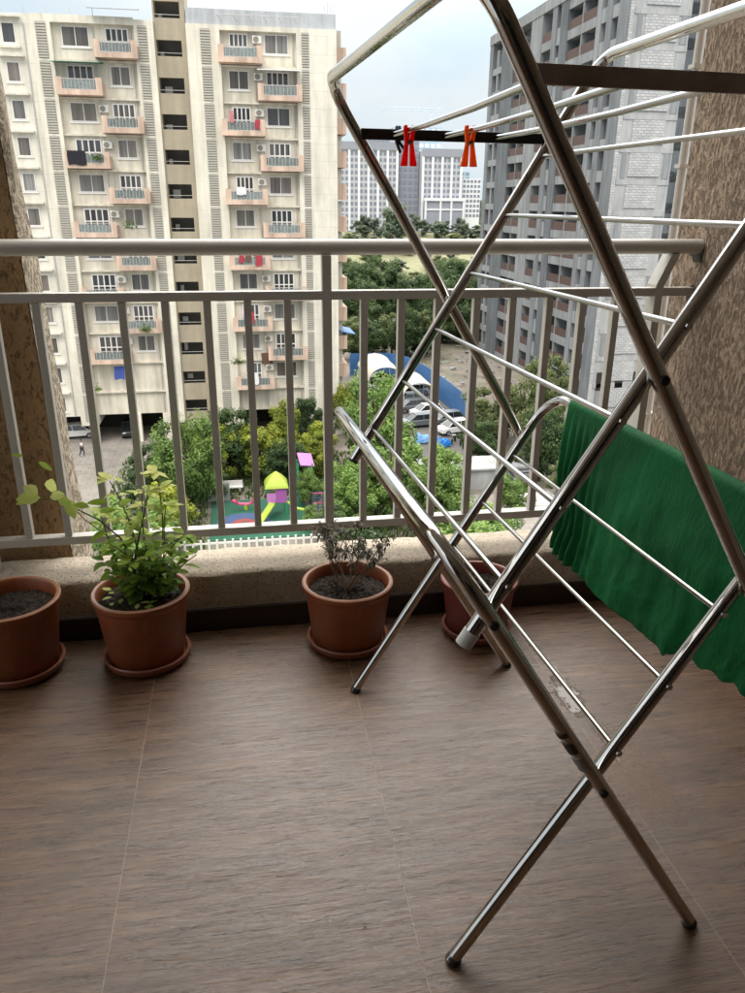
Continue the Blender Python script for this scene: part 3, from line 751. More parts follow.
# ================================================================== GROUND
GZ = -22.5
def gz(y):
    if y < 190: return GZ
    t = min(1, (y-190)/125.0); return GZ+13.3*t*t*(3-2*t)
g = MB(); gy = [2.7, 10, 30, 45, 60, 75, 90, 110, 130, 150, 170, 190]+list(range(200, 330, 10))+[360, 420, 600, 1000, 2500, 5000]
gx = [-4000, -800, -200, -80, -40, -20, 0, 20, 40, 60, 80, 110, 150, 200, 400, 900, 4000]
vs = [(x, y, gz(y)) for y in gy for x in gx]; n = len(gx)
g.add(vs, [(i*n+j, i*n+j+1, (i+1)*n+j+1, (i+1)*n+j) for i in range(len(gy)-1) for j in range(n-1)])
struct(g.build('ground', 'ground', smooth='all'))
struct(MB().add([(-34, 62, GZ+.02), (-9.4, 62, GZ+.02), (-7.5, 80, GZ+.02), (12, 83, GZ+.02), (12, 92, GZ+.02), (-34, 92, GZ+.02)], [(0, 1, 2, 3, 4, 5)]).build('parking_pavement', 'paver'))
struct(MB().add([(14.5, 70, GZ+.02), (24.6, 70, GZ+.02), (25, 84, GZ+.02), (24.6, 96, GZ+.02), (22, 112, GZ+.02), (13, 112, GZ+.02)], [(0, 1, 2, 3, 4, 5)]).build('parking_road', 'asphalt'))
struct(MB().add([(17, 50, GZ+.03), (40, 50, GZ+.03), (40, 62, GZ+.03), (17, 60, GZ+.03)], [(0, 1, 2, 3)]).build('service_path', 'paver'))
# grass under the trees
gr = MB(); rr = random.Random(21)
for _ in range(14000):
    x = rr.uniform(-12, 16); y = rr.uniform(44, 74)
    if -3.5 < x < 8.5 and 50 < y < 62: continue
    h = rr.uniform(.15, .5); a = rr.uniform(0, 3.14); w_ = .10
    gr.add([(x-w_*math.cos(a), y-w_*math.sin(a), GZ), (x+w_*math.cos(a), y+w_*math.sin(a), GZ), (x+rr.uniform(-.15, .15), y+rr.uniform(-.15, .15), GZ+h)], [(0, 1, 2)], rr.random())
go = gr.build('lawn_grass', 'grass', tint=True); tag(go, 'green grass and low cover growing around the playground', 'grass'); go['kind'] = 'stuff'

# ================================================================== LEFT APARTMENT BUILDING
B = thing('apartment_building', 'tall cream apartment block with peach balconies, louvre strips and khaki stair tower', 'building', (-4, 80.5, GZ))
w_ = MB()
w_.box(-30, -16.8, 80.5, 95, -19.5, 16.3)
w_.build('side_wall', 'cream', B)
MB().box(-15.07, -8.05, 80.95, 95, -19.5, 16.0).build('bay_wall', 'cream_bay', B)
MB().box(-.6, 6.28, 80.95, 95, -19.5, 15.9).build('bay_wall', 'cream_bay', B)
MB().box(-15.07, -8.05, 80.35, 80.95, 15.75, 16.35).build('parapet', 'band', B)
MB().box(-.6, 6.28, 80.35, 80.95, 15.7, 16.1).build('parapet', 'band', B)
MB().box(-3.5, 9.95, 80.55, 95, 16.1, 17.35).build('roof_parapet', 'greyblue', B)
for x0, x1, top in ((-16.8, -15.07, 16.35), (-8.05, -6.35, 16.2), (-3.55, -.6, 16.1), (6.28, 10.0, 16.1)):
    MB().box(x0, x1, 80.35, 95 if x1 != 10.0 else 92, -20.5 if x0 < -4 else -21.5, top).build('pilaster', 'band' if x1 != 10.0 else 'cream', B)
# stair tower with open landings
tw = MB()
tw.box(-6.35, -6.22, 80.7, 88, GZ, 20.8); tw.box(-4.0, -3.55, 80.7, 88, GZ, 20.8)
for k in range(14):
    z1 = 16.5-3.0*k*.998; tw.box(-6.22, -4.0, 80.72, 81.0, z1-1.72, z1)
tw.box(-6.22, -4.0, 80.72, 81.0, 17.78, 20.8)
tw.build('stair_tower', 'tower', B)
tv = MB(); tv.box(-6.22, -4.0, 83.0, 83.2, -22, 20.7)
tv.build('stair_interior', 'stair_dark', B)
tl = MB()
for k in range(13):
    z1 = 16.5-3.0*k*.998; tl.tube([(-6.2, 80.86, z1+.28), (-4.0, 80.86, z1+.28)], .025, 5)
tl.build('landing_rail', 'rail_metal', B)
rr = random.Random(4)
for k in range(12):
    z1 = 16.5-3.0*k*.998; x0 = -6.1+rr.uniform(0, .2); MB().box(x0, x0+rr.uniform(.3, .8), 82.9, 82.98, z1+.1, z1+rr.uniform(.5, .9)).build('stair_window', 'acw', B)
# louvre strips
def louver(x0, x1, z0, z1):
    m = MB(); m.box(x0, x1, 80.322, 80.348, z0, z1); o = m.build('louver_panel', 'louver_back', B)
    s = MB(); n = 13
    for k in range(n):
        z = z0+(z1-z0)*(k+.5)/n; s.box(x0, x1, 80.27, 80.325, z-.065, z+.065)
    s.build('slat', 'louver', o); return o
for (x0, x1) in ((-16.3, -15.44), (-7.73, -6.94), (-2.32, -1.45), (6.76, 7.42)):
    first = louver(x0, x1, 12.95, 15.75)
    for k in range(1, 12): put(first, B, (0, 0, -3.0*k))
# windows
def window(x0, x1, z0, z1, y, panes=2, name='window', pm='pane'):
    m = MB(); fw = .07
    m.box(x0-.16, x1+.16, y-.10, y, z0-.14, z0-.02)                       # sill
    m.box(x0, x1, y-.05, y, z0, z0+fw); m.box(x0, x1, y-.05, y, z1-fw, z1)
    for k in range(panes+1):
        xx = x0+(x1-x0-fw)*k/panes; m.box(xx, xx+fw, y-.052, y-.002, z0+fw, z1-fw)
    o = m.build(name, 'frame', B)
    MB().box(x0+.02, x1-.02, y-.022, y-.004, z0+.02, z1-.02).build('pane', pm, o); return o
def door(x0, x1, z0, z1, y):
    m = MB(); fw = .11
    m.box(x0, x1, y-.06, y, z1-fw, z1); m.box(x0, x1, y-.058, y-.002, z0+.95, z0+1.05); n = 4
    for k in range(n+1):
        xx = x0+(x1-x0-fw)*k/n; m.box(xx, xx+fw, y-.062, y-.001, z0, z1-fw)
    o = m.build('balcony_door', 'frame', B)
    MB().box(x0+.02, x1-.02, y-.022, y-.004, z0, z1-.03).build('pane', 'pane_dark', o); return o
def balcony(x0, x1, z0):
    y0, y1 = 79.35, 80.95; H = 1.40; e = .52
    m = MB(); m.box(x0, x1, y0, y1, z0, z0+.42)
    m.box(x0, x0+e, y0, y0+.13, z0+.42, z0+H); m.box(x1-e, x1, y0, y0+.13, z0+.42, z0+H)
    m.box(x0, x0+.12, y0+.13, y1, z0+.42, z0+H-.3); m.box(x1-.12, x1, y0+.13, y1, z0+.42, z0+H-.3)
    o = m.build('balcony', 'pink', B)
    MB().box(x0+e, x1-e, y0+.05, y0+.07, z0+.5, z0+1.16).build('glass_panel', 'rail_glass', o)
    r_ = MB(); r_.box(x0+e, x1-e, y0+.03, y0+.09, z0+1.24, z0+1.30); r_.box(x0+e, x1-e, y0+.03, y0+.09, z0+.43, z0+.48); 
    for k in range(9):
        xx = x0+e+(x1-x0-2*e)*(k+.5)/9; r_.box(xx-.018, xx+.018, y0+.035, y0+.085, z0+.48, z0+1.24)
    r_.build('railing', 'rail_metal', o); return o
def acunit(x0, z0, y=80.95):
    m = MB(); m.box(x0, x0+.85, y-.42, y-.08, z0, z0+.62); o = m.build('ac_unit', 'acw', B, bevel=.03)
    f = MB(); c = (x0+.34, y-.424, z0+.31); f.tube([(c[0], c[1], c[2]), (c[0], c[1]-.01, c[2])], .25, 14); f.build('fan_grille', 'louver_back', o); return o
protoW = {}; protoB = {}; protoD = {}; protoA = None
acr = random.Random(2)
for blk in ('left', 'right'):
    cols = {'left': dict(A=(-15.0, -11.1), Bc=(-11.45, -7.8)), 'right': dict(A=(2.62, 6.65), Bc=(-.81, 3.14))}[blk]
    wins = {'left': dict(A=(-10.45, -8.75), Bc=(-14.3, -12.0)), 'right': dict(A=(.03, 1.85), Bc=(3.4, 5.58))}[blk]
    drs = {'left': dict(A=(-14.2, -11.9), Bc=(-10.6, -8.6)), 'right': dict(A=(3.45, 5.55), Bc=(.2, 1.9))}[blk]
    for k in range(11):
        zf = 13.03-3.0*k; cc = 'Bc' if k % 2 == 0 else 'A'
        key = (blk, cc)
        if k == 10 and blk == 'left': continue
        if key not in protoB:
            protoB[key] = (balcony(*cols[cc], zf), zf); protoW[key] = (window(*wins[cc], zf+.98, zf+2.56, 80.95), zf); protoD[key] = (door(*drs[cc], zf+.42, zf+2.55, 80.95), zf)
        else:
            for pd in (protoB, protoW, protoD): put(pd[key][0], B, (0, 0, zf-pd[key][1]))
        ax = {'left': -11.75, 'right': 2.3}[blk]
        if acr.random() < .75:
            if protoA is None: protoA = (acunit(ax, zf+1.75), ax, zf+1.75)
            else: put(protoA[0], B, (ax-protoA[1], 0, zf+1.75-protoA[2]))
for k in range(12):
    zf = 13.03-3.0*k
    for (x0, x1) in ((-15.05, -8.07), (-.58, 6.26)):
        m = MB(); m.box(x0, x1, 80.62, 80.95, zf+2.78, zf+2.94) if k else None
        if k: m.build('floor_ledge', 'cream_bay', B)
lw = window(-19.15, -18.05, 14.02, 15.6, 80.5, 1)
sh = MB().box(-19.6, -17.5, 79.95, 80.5, 15.95, 16.1).build('sunshade', 'cream', B)
sw_ = MB().box(-19.5, -17.7, 80.2, 80.5, 13.65, 13.85).build('ledge_trim', 'cream', B)
lw2 = window(-22.9, -21.2, 14.02, 15.6, 80.5, 2)
for k in range(1, 12):
    put(lw, B, (0, 0, -3*k)); put(sh, B, (0, 0, -3*k)); put(lw2, B, (0, 0, -3*k))
# side balconies past the right corner
sb = MB(); sb.box(10.002, 11.15, 82.2, 86.5, 13.55, 15.0); sb0 = sb.build('side_balcony', 'pink', B)
sbp = MB().box(10.003, 10.7, 82.6, 86, 15.0, 16.45).build('side_opening', 'louver', B)
for k in range(1, 12): put(sb0, B, (0, 0, -3.0*k)); put(sbp, B, (0, 0, -3.0*k))
MB().prism([(10.0, 82, -11.5), (12.0, 82, -11.9), (12.0, 82, -11.82), (10.0, 82, -11.4)], (0, 0, 0), (0, 4.4, 0)).build('awning', 'blue_sheet', B)
# stilt floor
for x in (-20.5, -16.0, -11.6, -8.6, -1.0, 3.2, 7.4, 9.6): MB().box(x, x+.75, 80.6, 81.4, GZ, -19.5).build('stilt_column', 'cream', B)
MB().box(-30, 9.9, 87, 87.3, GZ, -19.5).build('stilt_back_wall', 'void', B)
for x in (-11.62, -8.4, 2.45, 6.0, -17.3):
    MB().tube([(x, 80.86 if x > -16 else 80.42, -19.5), (x, 80.86 if x > -16 else 80.42, 15.6)], .055, 6).build('drain_pipe', 'rail_metal', B)
# roof details
m = MB(); m.prism([(-11.7, 79.2, 16.75), (-11.7, 81.2, 17.15), (-11.7, 81.2, 17.08), (-11.7, 79.2, 16.68)], (0, 0, 0), (4.2, 0, 0)); m.build('tin_roof', 'sheet', B)
m = MB()
for k in range(6): m.tube([(-.4+k*1.35, 80.5, 16.5), (-.75+k*1.35, 79.6, 16.75)], .03, 5)
m.tube([(-.8, 79.7, 16.78), (6.5, 79.7, 16.78)], .03, 5)
for k in range(5): m.tube([(-19+k*1.9, 80.4, 16.3), (-19+k*1.9, 80.4, 16.9)], .025, 5)
for k in range(4): m.tube([(9.0+k*.25, 81, 17.3), (9.0+k*.25, 81, 18.1+.2*(k % 2))], .03, 5)
m.build('roof_pipes', 'rail_metal', B)
m = MB(); m.prism([(2.6, 79.2, 12.55), (2.6, 80.95, 12.85), (2.6, 80.95, 12.78), (2.6, 79.2, 12.48)], (0, 0, 0), (3.9, 0, 0)); m.build('balcony_awning', 'frame', B)
m = MB(); m.prism([(-15.2, 79.2, 12.6), (-15.2, 80.95, 12.8), (-15.2, 80.95, 12.74), (-15.2, 79.2, 12.54)], (0, 0, 0), (4.2, 0, 0)); m.build('balcony_awning', 'play_green', B)

# laundry and plants on the balconies
def hang(x0, x1, z0, z1, mat, name, label, y=79.30):
    m = MB(); n, q = 14, 8; vs = []; rr = random.Random(int(x0*97+z0*31))
    p = rr.uniform(0, 6)
    for i in range(n+1):
        for j in range(q+1):
            a, b = i/n, j/q
            vs.append((x0+(x1-x0)*a+.03*math.sin(b*5+p), y-.02-.05*abs(math.sin(a*9+p))*(.3+b), z1-(z1-z0)*b*(1+.05*math.sin(a*7+p))))
    m.add(vs, [(i*(q+1)+j, i*(q+1)+j+1, (i+1)*(q+1)+j+1, (i+1)*(q+1)+j) for i in range(n) for j in range(q)])
    return tag(m.build(name, mat, smooth='all'), label, 'laundry', 'washing on the balconies')
hang(-14.75, -13.15, 4.05+.25, 5.5, 'black_fabric', 'blanket', 'black blanket hung over a peach balcony near the left louvre strip')
hang(-.1, .3, 8.1, 9.1, 'pink_fabric', 'hanging_shirt', 'pink shirt on the balcony right of the khaki stair tower')
hang(2.2, 2.65, 7.6, 8.4, 'red_fabric', 'small_towel', 'small faded red towel right of the pink shirt')
hang(.2, 1.1, 1.9, 2.6, 'white_fabric', 'hanging_cloth', 'row of pale clothes drying below the red towel balcony')
hang(.1, .6, -4.3, -3.55, 'red_fabric', 'hanging_cloth', 'red cloth on a balcony just under the handrail, left end')
hang(.75, 1.3, -4.2, -3.5, 'brown_fabric', 'hanging_cloth', 'maroon cloth beside the red one just under the handrail')
hang(1.7, 2.35, -4.6, -3.5, 'red_fabric', 'hanging_cloth', 'pink red towel at the right end of the balcony under the handrail')
hang(.9, 1.3, -10.2, -9.0, 'red_fabric', 'hanging_shirt', 'red shirt on a balcony seen between the railing bars')
hang(.3, .85, -10.0, -8.9, 'blue_fabric', 'hanging_shirt', 'navy shirt left of the red shirt between the bars')
hang(.9, 1.5, -16.4, -15.2, 'white_fabric', 'hanging_towel', 'white towel over the lowest balcony of the right column')
hang(1.9, 3.0, -14.6, -13.4, 'brown_fabric', 'bamboo_blind', 'brown blind hung at the side of a low balcony', 80.6)
hang(-12.9, -11.9, -15.6, -14.3, 'blue_fabric', 'hanging_clothes', 'blue clothes drying on the lowest left balcony', 79.9)
def balcony_plant(x, z, label, n=60, r_=.4):
    m = MB(); rr = random.Random(int(x*50+z))
    for _ in range(n):
        p = Vector((x+rr.gauss(0, r_*.5), 79.25+rr.gauss(0, .12), z+abs(rr.gauss(0, r_*.6)))); a = rr.uniform(0, 6.28)
        leaf(m, p, (math.cos(a), -.4, rr.uniform(-.3, .9)), .28, .14, rr.random())
    tag(m.build('balcony_plant', 'leaf_mid', tint=True), label, 'plant', 'plants on the balconies')
balcony_plant(-12.1, 4.75, 'bright green plant on the balcony with the black blanket')
balcony_plant(-9.9, -1.15, 'bushy green plants on a peach balcony above the handrail', 90, .6)
balcony_plant(-9.3, -10.75, 'plants on a left block balcony seen below the mid rail', 70, .5)
balcony_plant(-.6, -14.2, 'tall green plant on the low balcony beside the brown blind', 110, .6)
balcony_plant(-14.6, -16.6, 'green plant at the corner of the lowest left balcony', 60, .4)

# ================================================================== UNFINISHED TOWER (right)
T = thing('unfinished_tower', 'grey concrete tower block under construction with red oxide railings and white masonry end', 'building', (45, 90, GZ))
ZT = 25.6; FH = 3.24
MB().box(42.3, 70, 85.6, 132.0, GZ, ZT-.3).build('core', 'concrete_d', T)
ivs = [(130.5, 132.1, 'concrete'), (120.6, 126.0, 'concrete_d'), (109.8, 113.9, 'concrete_l'), (104.9, 106.4, 'concrete'), (101.3, 103.6, 'concrete_d'), (91.9, 93.0, 'concrete_l'), (89.2, 90.4, 'concrete'), (85.0, 87.5, 'concrete')]
for a, b, mt in ivs: MB().box(40.7, 42.35, a, b, GZ, ZT if a > 95 else 34).build('pier', mt, T)
MB().box(42.3, 70, 85.6, 95, ZT-.3, 34).build('core_top', 'concrete_d', T)
MB().box(40.62, 42.4, 93.0, 132.15, ZT-1.3, ZT).build('roof_parapet', 'concrete_l', T)
def band(y0, y1, z, h, name='floor_band', mat='concrete_l', x=40.78): return MB().box(x, 42.3, y0, y1, z, z+h).build(name, mat, T)
bays = [(126.0, 130.5, .9, 1), (113.9, 120.6, 1.0, 2), (106.4, 109.8, 1.0, 1), (103.6, 104.9, 1.9, 0), (93.0, 101.3, 1.0, 2), (90.4, 91.9, 1.4, 0), (87.5, 89.2, 1.2, 0)]
for (y0, y1, h, red) in bays:
    f0 = band(y0+.003, y1-.003, 19.9, h)
    if red and y0 < 125:
        r_ = MB()
        hw = (y1-y0)/red
        for k in range(red): r_.box(40.86, 40.92, y0+hw*k+.15, y0+hw*(k+1)-.15, 19.9+h+.02, 19.9+h+1.05)
        r0 = r_.build('red_railing', 'redoxide', f0)
        d_ = MB()
        for k in range(1, red): d_.box(40.8, 42.3, y0+hw*k-.12, y0+hw*k+.12, 19.9+h, 19.9+FH)
        if red > 1: d_.build('bay_divider', 'concrete_l', f0)
    elif not red or y0 > 125:
        d_ = MB(); yc = (y0+y1)/2
        if y0 > 125: d_.box(40.8, 42.3, yc-.35, yc+.35, 19.9+h, 19.9+FH)
        else: d_.box(40.83, 42.3, y0+.1, y0+.35, 19.9+h, 19.9+FH)
        d_.build('mullion', 'concrete_l', f0)
    for k in range(-4, 14):
        if k == 0: continue
        if k < 0 and (y0 > 93.5 and k < -1): continue
        if k == -1 and y0 > 93.5: continue
        put(f0, T, (0, 0, -FH*k))
# white masonry end wall
MB().box(40.72, 47.5, 84.98, 85.6, GZ, 34).build('end_wall', 'concrete_w', T)
MB().box(40.74, 41.15, 84.90, 84.975, GZ, 34).build('masonry_strip', 'brick', T)
b0_ = MB().box(42.45, 46.15, 84.86, 84.975, 17.2, 19.55).build('masonry_panel', 'brick', T)
s0_ = MB().box(41.6, 42.2, 84.92, 84.978, 17.0, 19.7).build('render_patch', 'concrete_l', T)
s1_ = MB().box(46.5, 47.3, 84.92, 84.978, 17.0, 19.7).build('render_patch', 'concrete_l', T)
e0_ = MB().box(41.2, 47.48, 84.90, 84.979, 16.35, 16.9).build('floor_edge', 'concrete_w', T)
for k in range(-4, 13):
    if k: 
        for q in (b0_, e0_): put(q, T, (0, 0, -FH*k))
        if k % 2 == 0: put(s0_, T, (0, 0, -FH*k)); put(s1_, T, (0, 0, -FH*k))
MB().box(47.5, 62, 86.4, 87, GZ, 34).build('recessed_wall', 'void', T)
f0 = MB().box(47.52, 56, 85.6, 86.4, 19.9, 21.0).build('balcony_band', 'concrete', T)
for k in range(-4, 13):
    if k: put(f0, T, (0, 0, -FH*k))
MB().box(49.0, 49.7, 85.2, 86.4, GZ, 34).build('corner_column', 'concrete_w', T)
for x in (41.6, 44.0, 46.3): MB().box(x, x+1.0, 84.90, 84.95, -19.6, -17.4).build('ground_opening', 'void', T)

# ================================================================== FAR TOWERS
def far_tower(x0, x1, y, z0, z1, mats, nx, nz, label, dep=25, name='far_tower', band=False):
    t = thing(name, label, 'building', ((x0+x1)/2, y, z0), None)
    MB().box(x0, x1, y, y+dep, z0-4, z1).build('wall', mats[0], t)
    W = (x1-x0)/nx; H = (z1-z0)/nz; first = None; rest = MB()
    cells = [(i, j) for j in range(nz-1, -1, -1) for i in range(nx)]
    for q, (i, j) in enumerate(cells):
        xa, za = x0+W*(i+.17), z0+H*(j+.2)
        if q >= 100: rest.box(xa, xa+W*.66, y-.12, y, za, za+H*.56); continue
        if first is None: first = MB().box(xa, xa+W*.66, y-.12, y, za, za+H*.56).build('window', mats[1], t); fx, fz = xa, za
        else: put(first, t, (xa-fx, 0, za-fz))
    if rest.v: rest.build('window', mats[1], t)['kind'] = 'stuff'
    if mats[2]:
        for i in range(0, nx+1, 2): MB().box(x0+W*i-.45, x0+W*i+.45, y-.5, y+.01, z0, z1-2).build('vertical_fin', mats[2], t)
        MB().box(x0-.2, x1+.2, y-.6, y+1, z1-2.2, z1+.6).build('roof_band', 'far_grey', t)
    return t
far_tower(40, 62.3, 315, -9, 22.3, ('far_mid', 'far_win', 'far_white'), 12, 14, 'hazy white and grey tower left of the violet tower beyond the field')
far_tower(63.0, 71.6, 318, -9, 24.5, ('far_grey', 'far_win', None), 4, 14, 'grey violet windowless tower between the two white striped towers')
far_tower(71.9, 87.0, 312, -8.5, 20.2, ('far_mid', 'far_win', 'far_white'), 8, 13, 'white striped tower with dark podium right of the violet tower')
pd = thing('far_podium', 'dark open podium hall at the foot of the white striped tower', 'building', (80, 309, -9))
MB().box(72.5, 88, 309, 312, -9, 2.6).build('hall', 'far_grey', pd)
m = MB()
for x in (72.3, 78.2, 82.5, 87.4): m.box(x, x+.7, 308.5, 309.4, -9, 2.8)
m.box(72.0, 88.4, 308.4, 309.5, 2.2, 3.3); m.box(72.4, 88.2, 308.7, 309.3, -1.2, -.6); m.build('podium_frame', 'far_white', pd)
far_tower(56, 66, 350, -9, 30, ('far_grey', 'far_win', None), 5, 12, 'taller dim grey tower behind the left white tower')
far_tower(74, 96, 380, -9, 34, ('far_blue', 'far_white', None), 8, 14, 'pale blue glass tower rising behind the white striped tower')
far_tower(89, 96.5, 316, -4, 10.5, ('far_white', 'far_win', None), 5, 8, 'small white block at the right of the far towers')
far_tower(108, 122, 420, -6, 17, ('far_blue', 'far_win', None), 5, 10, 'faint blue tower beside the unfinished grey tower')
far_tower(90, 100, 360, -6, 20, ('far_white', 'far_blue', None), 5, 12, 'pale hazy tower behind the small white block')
cr = thing('tower_crane', 'faint tower crane with a long jib above the far towers', 'crane', (92, 385, -5))
m = MB(); m.box(91.4, 92.2, 385, 385.8, -5, 42); m.build('mast', 'crane', cr)
m = MB()
for z in (41.2, 42.3): m.tube([(68, 385, z), (97, 385, z)], .16, 5)
for k in range(24): m.tube([(68+k*1.2, 385, 41.2), (68.6+k*1.2, 385, 42.3)], .1, 4)
m.build('jib', 'crane', cr)

# ================================================================== TREES
def crown_mesh(name, seed, nleaf, leaf_s, nclump, mat, squash=.85, spread=.62):
    rr = random.Random(seed); m = MB(); cl = []
    for _ in range(nclump):
        while True:
            p = Vector((rr.uniform(-1, 1), rr.uniform(-1, 1), rr.uniform(-.85, 1)))
            if p.length < rr.choice((.8, 1.0, 1.18)): break
        p = Vector((p.x*.78, p.y*.78, p.z*squash)); cl.append((p, rr.uniform(.12, .30), rr.uniform(-.32, .32)))
    for i in range(nleaf):
        c, cr_, tn = cl[i % nclump]
        d = Vector((rr.gauss(0, 1), rr.gauss(0, 1), rr.gauss(0, .8))).normalized()
        p = c+d*cr_*(rr.random()**.45)
        nrm = (d+Vector((rr.uniform(-.7, .7), rr.uniform(-.7, .7), rr.uniform(.1, 1.1)))).normalized()
        a = nrm.orthogonal().normalized(); b = nrm.cross(a); th = rr.uniform(0, 6.28)
        e1 = a*math.cos(th)+b*math.sin(th); e2 = nrm.cross(e1); L = leaf_s*rr.uniform(.6, 1.3)
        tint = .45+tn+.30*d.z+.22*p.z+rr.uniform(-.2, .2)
        m.add([p-e1*L, p+e2*L*.5, p+e1*L, p-e2*L*.5], [(0, 1, 2, 3)], min(1, max(0, tint)))
    o = m.build(name, mat, tint=True); me = o.data; bpy.data.objects.remove(o); return me
def trunk_mesh(seed):
    rr = random.Random(seed); m = MB()
    m.tube([(0, 0, 0), (.02, .01, .3), (-.01, .02, .62), (.02, 0, .95)], [.05, .038, .028, .012], 8)
    for k in range(7):
        a = k*2.4+rr.uniform(-.3, .3); z = .32+.07*k; q = rr.uniform(.22, .36)
        m.tube([(0, 0, z), (q*.5*math.cos(a), q*.5*math.sin(a), z+.10), (q*math.cos(a), q*math.sin(a), z+.24)], [.02, .012, .005], 6)
    o = m.build('trunk', 'bark', smooth=True); me = o.data; bpy.data.objects.remove(o); return me
TM = [trunk_mesh(1), trunk_mesh(2)]
CM = {}
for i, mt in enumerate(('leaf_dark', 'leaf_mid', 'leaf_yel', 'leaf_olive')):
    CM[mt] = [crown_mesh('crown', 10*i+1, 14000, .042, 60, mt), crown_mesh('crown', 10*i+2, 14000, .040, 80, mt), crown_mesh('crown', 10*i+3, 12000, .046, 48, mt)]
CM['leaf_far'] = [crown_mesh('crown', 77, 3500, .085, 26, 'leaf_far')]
tn_ = [0]
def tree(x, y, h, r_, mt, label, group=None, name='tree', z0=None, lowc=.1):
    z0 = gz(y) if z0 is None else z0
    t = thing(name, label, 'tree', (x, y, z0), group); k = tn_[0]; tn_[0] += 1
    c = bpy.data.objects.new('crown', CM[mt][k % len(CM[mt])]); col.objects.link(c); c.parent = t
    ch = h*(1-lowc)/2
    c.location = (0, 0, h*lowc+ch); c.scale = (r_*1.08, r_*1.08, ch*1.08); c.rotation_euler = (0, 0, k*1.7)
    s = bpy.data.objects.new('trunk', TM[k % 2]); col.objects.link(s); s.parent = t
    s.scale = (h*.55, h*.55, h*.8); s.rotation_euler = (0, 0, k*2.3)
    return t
tree(-7.9, 62, 5.2, 2.4, 'leaf_dark', 'round dark green bush tree at the edge of the paved parking', lowc=.02)
tree(-4.6, 58, 8.7, 3.1, 'leaf_mid', 'tall feathery green tree in front of the khaki stair tower')
tree(-1.6, 68, 6.6, 2.7, 'leaf_dark', 'dark tree below the stair tower beside the yellow green trees')
tree(3.1, 72, 6.4, 2.4, 'leaf_yel', 'tallest yellow green tree behind the playground')
tree(1.0, 67, 5.2, 2.6, 'leaf_yel', 'broad yellow green tree left of the play tower')
tree(6.1, 77, 5.0, 2.3, 'leaf_dark', 'grey green tree near the foot of the cream building')
tree(6.0, 70, 4.8, 2.2, 'leaf_yel', 'yellow green tree behind the lilac playground roof')
tree(11.0, 64, 10.3, 3.6, 'leaf_mid', 'tall bright green tree between the cream building and the car park', lowc=.05)
tree(11.0, 56, 7.4, 3.6, 'leaf_mid', 'wide bright green tree in front of the car park', lowc=.03)
tree(13.8, 52, 6.0, 2.6, 'leaf_mid', 'smaller green tree at the right end of the playground', lowc=.03)
tree(10.7, 80, 6.0, 1.9, 'leaf_yel', 'yellow green shrub against the cream building corner', lowc=.03)
tree(-7.8, 49, 5.6, 3.3, 'leaf_mid', 'low green tree seen under the bottom rail at left', lowc=.02)
tree(-3.6, 62.5, 3.6, 1.9, 'leaf_dark', 'low dark bush left of the playground mat', lowc=.02)
tree(7.8, 54, 5.6, 2.3, 'leaf_mid', 'green tree right beside the playground slide', lowc=.03)
tree(26.5, 76, 6.2, 3.8, 'leaf_olive', 'olive green tree mass right of the blue hoarding', lowc=.02)
tree(29.0, 71, 10.1, 3.0, 'leaf_olive', 'tall yellowish olive tree in front of the unfinished tower', lowc=.05)
tree(26.3, 63, 7.2, 2.7, 'leaf_dark', 'dark green tree right of the white low wall', lowc=.02)
tree(22.4, 69, 4.2, 2.2, 'leaf_dark', 'dark bush behind the white low wall', lowc=.02)
tree(31.5, 66, 5.4, 3.0, 'leaf_olive', 'olive bush behind the green cloth', lowc=.02)
tree(13.9, 44, 4.9, 4.0, 'leaf_mid', 'wide low tree seen beneath the bottom rail at right', lowc=.02)
tree(6.7, 44, 4.9, 2.6, 'leaf_dark', 'small dark tree seen beneath the bottom rail at centre', lowc=.02)
tree(34, 80, 6.5, 3.2, 'leaf_olive', 'scrubby olive tree at the foot of the unfinished tower', lowc=.02)
tr = random.Random(31)
tree(3.4, 65.0, 4.4, 2.2, 'leaf_dark', 'dark grey green tree directly behind the lime roofed play tower', lowc=.02)
tree(-.6, 70.5, 5.2, 2.4, 'leaf_mid', 'mid green tree between the stair tower and the yellow green trees', lowc=.02)
tree(5.6, 66.5, 4.3, 2.0, 'leaf_yel', 'small yellow green tree just above the lilac roof', lowc=.02)
tree(21.6, 56.6, 3.0, 1.9, 'leaf_mid', 'low fresh bush in front of the low white wall', lowc=.02)
tree(27.0, 58.0, 4.0, 2.1, 'leaf_olive', 'olive bush right of the plank stack', lowc=.02)
tree(16.5, 47.5, 4.6, 2.6, 'leaf_mid', 'leafy bush under the bottom rail between two rack bars', lowc=.02)
tree(5.0, 60.3, 3.0, 1.3, 'leaf_mid', 'round green bush in front of the lilac roofed play tower', lowc=.02)
tree(4.9, 55.0, 1.9, 1.2, 'leaf_mid', 'low green bush on the near right corner of the play mat', lowc=.02)
for k in range(11):
    tree(18.5+k*2.1+tr.uniform(-.8, .8), tr.uniform(122, 134)+max(0, k-5)*1.5, tr.uniform(5.5, 8.5), tr.uniform(2.8, 3.8), 'leaf_dark' if k % 3 else 'leaf_olive', 'shaggy tree at the front of the line beyond the blue hoarding', 'front trees beyond the hoarding', lowc=.02)
tree(8.6, 57.5, 5.0, 2.4, 'leaf_mid', 'leafy green tree closing the right side of the play mat', lowc=.02)
tree(6.2, 52.0, 3.2, 1.7, 'leaf_dark', 'low dark shrub by the right end of the picket fence', lowc=.02)
tree(-3.2, 66.5, 5.6, 2.4, 'leaf_yel', 'yellow green tree left of the broad one behind the bench', lowc=.02)
tree(-6.2, 54.5, 4.6, 2.2, 'leaf_yel', 'light yellow green tree below the paved parking', lowc=.02)
tree(16.2, 60, 5.0, 2.4, 'leaf_mid', 'fresh green tree hiding the end of the low white wall', lowc=.02)
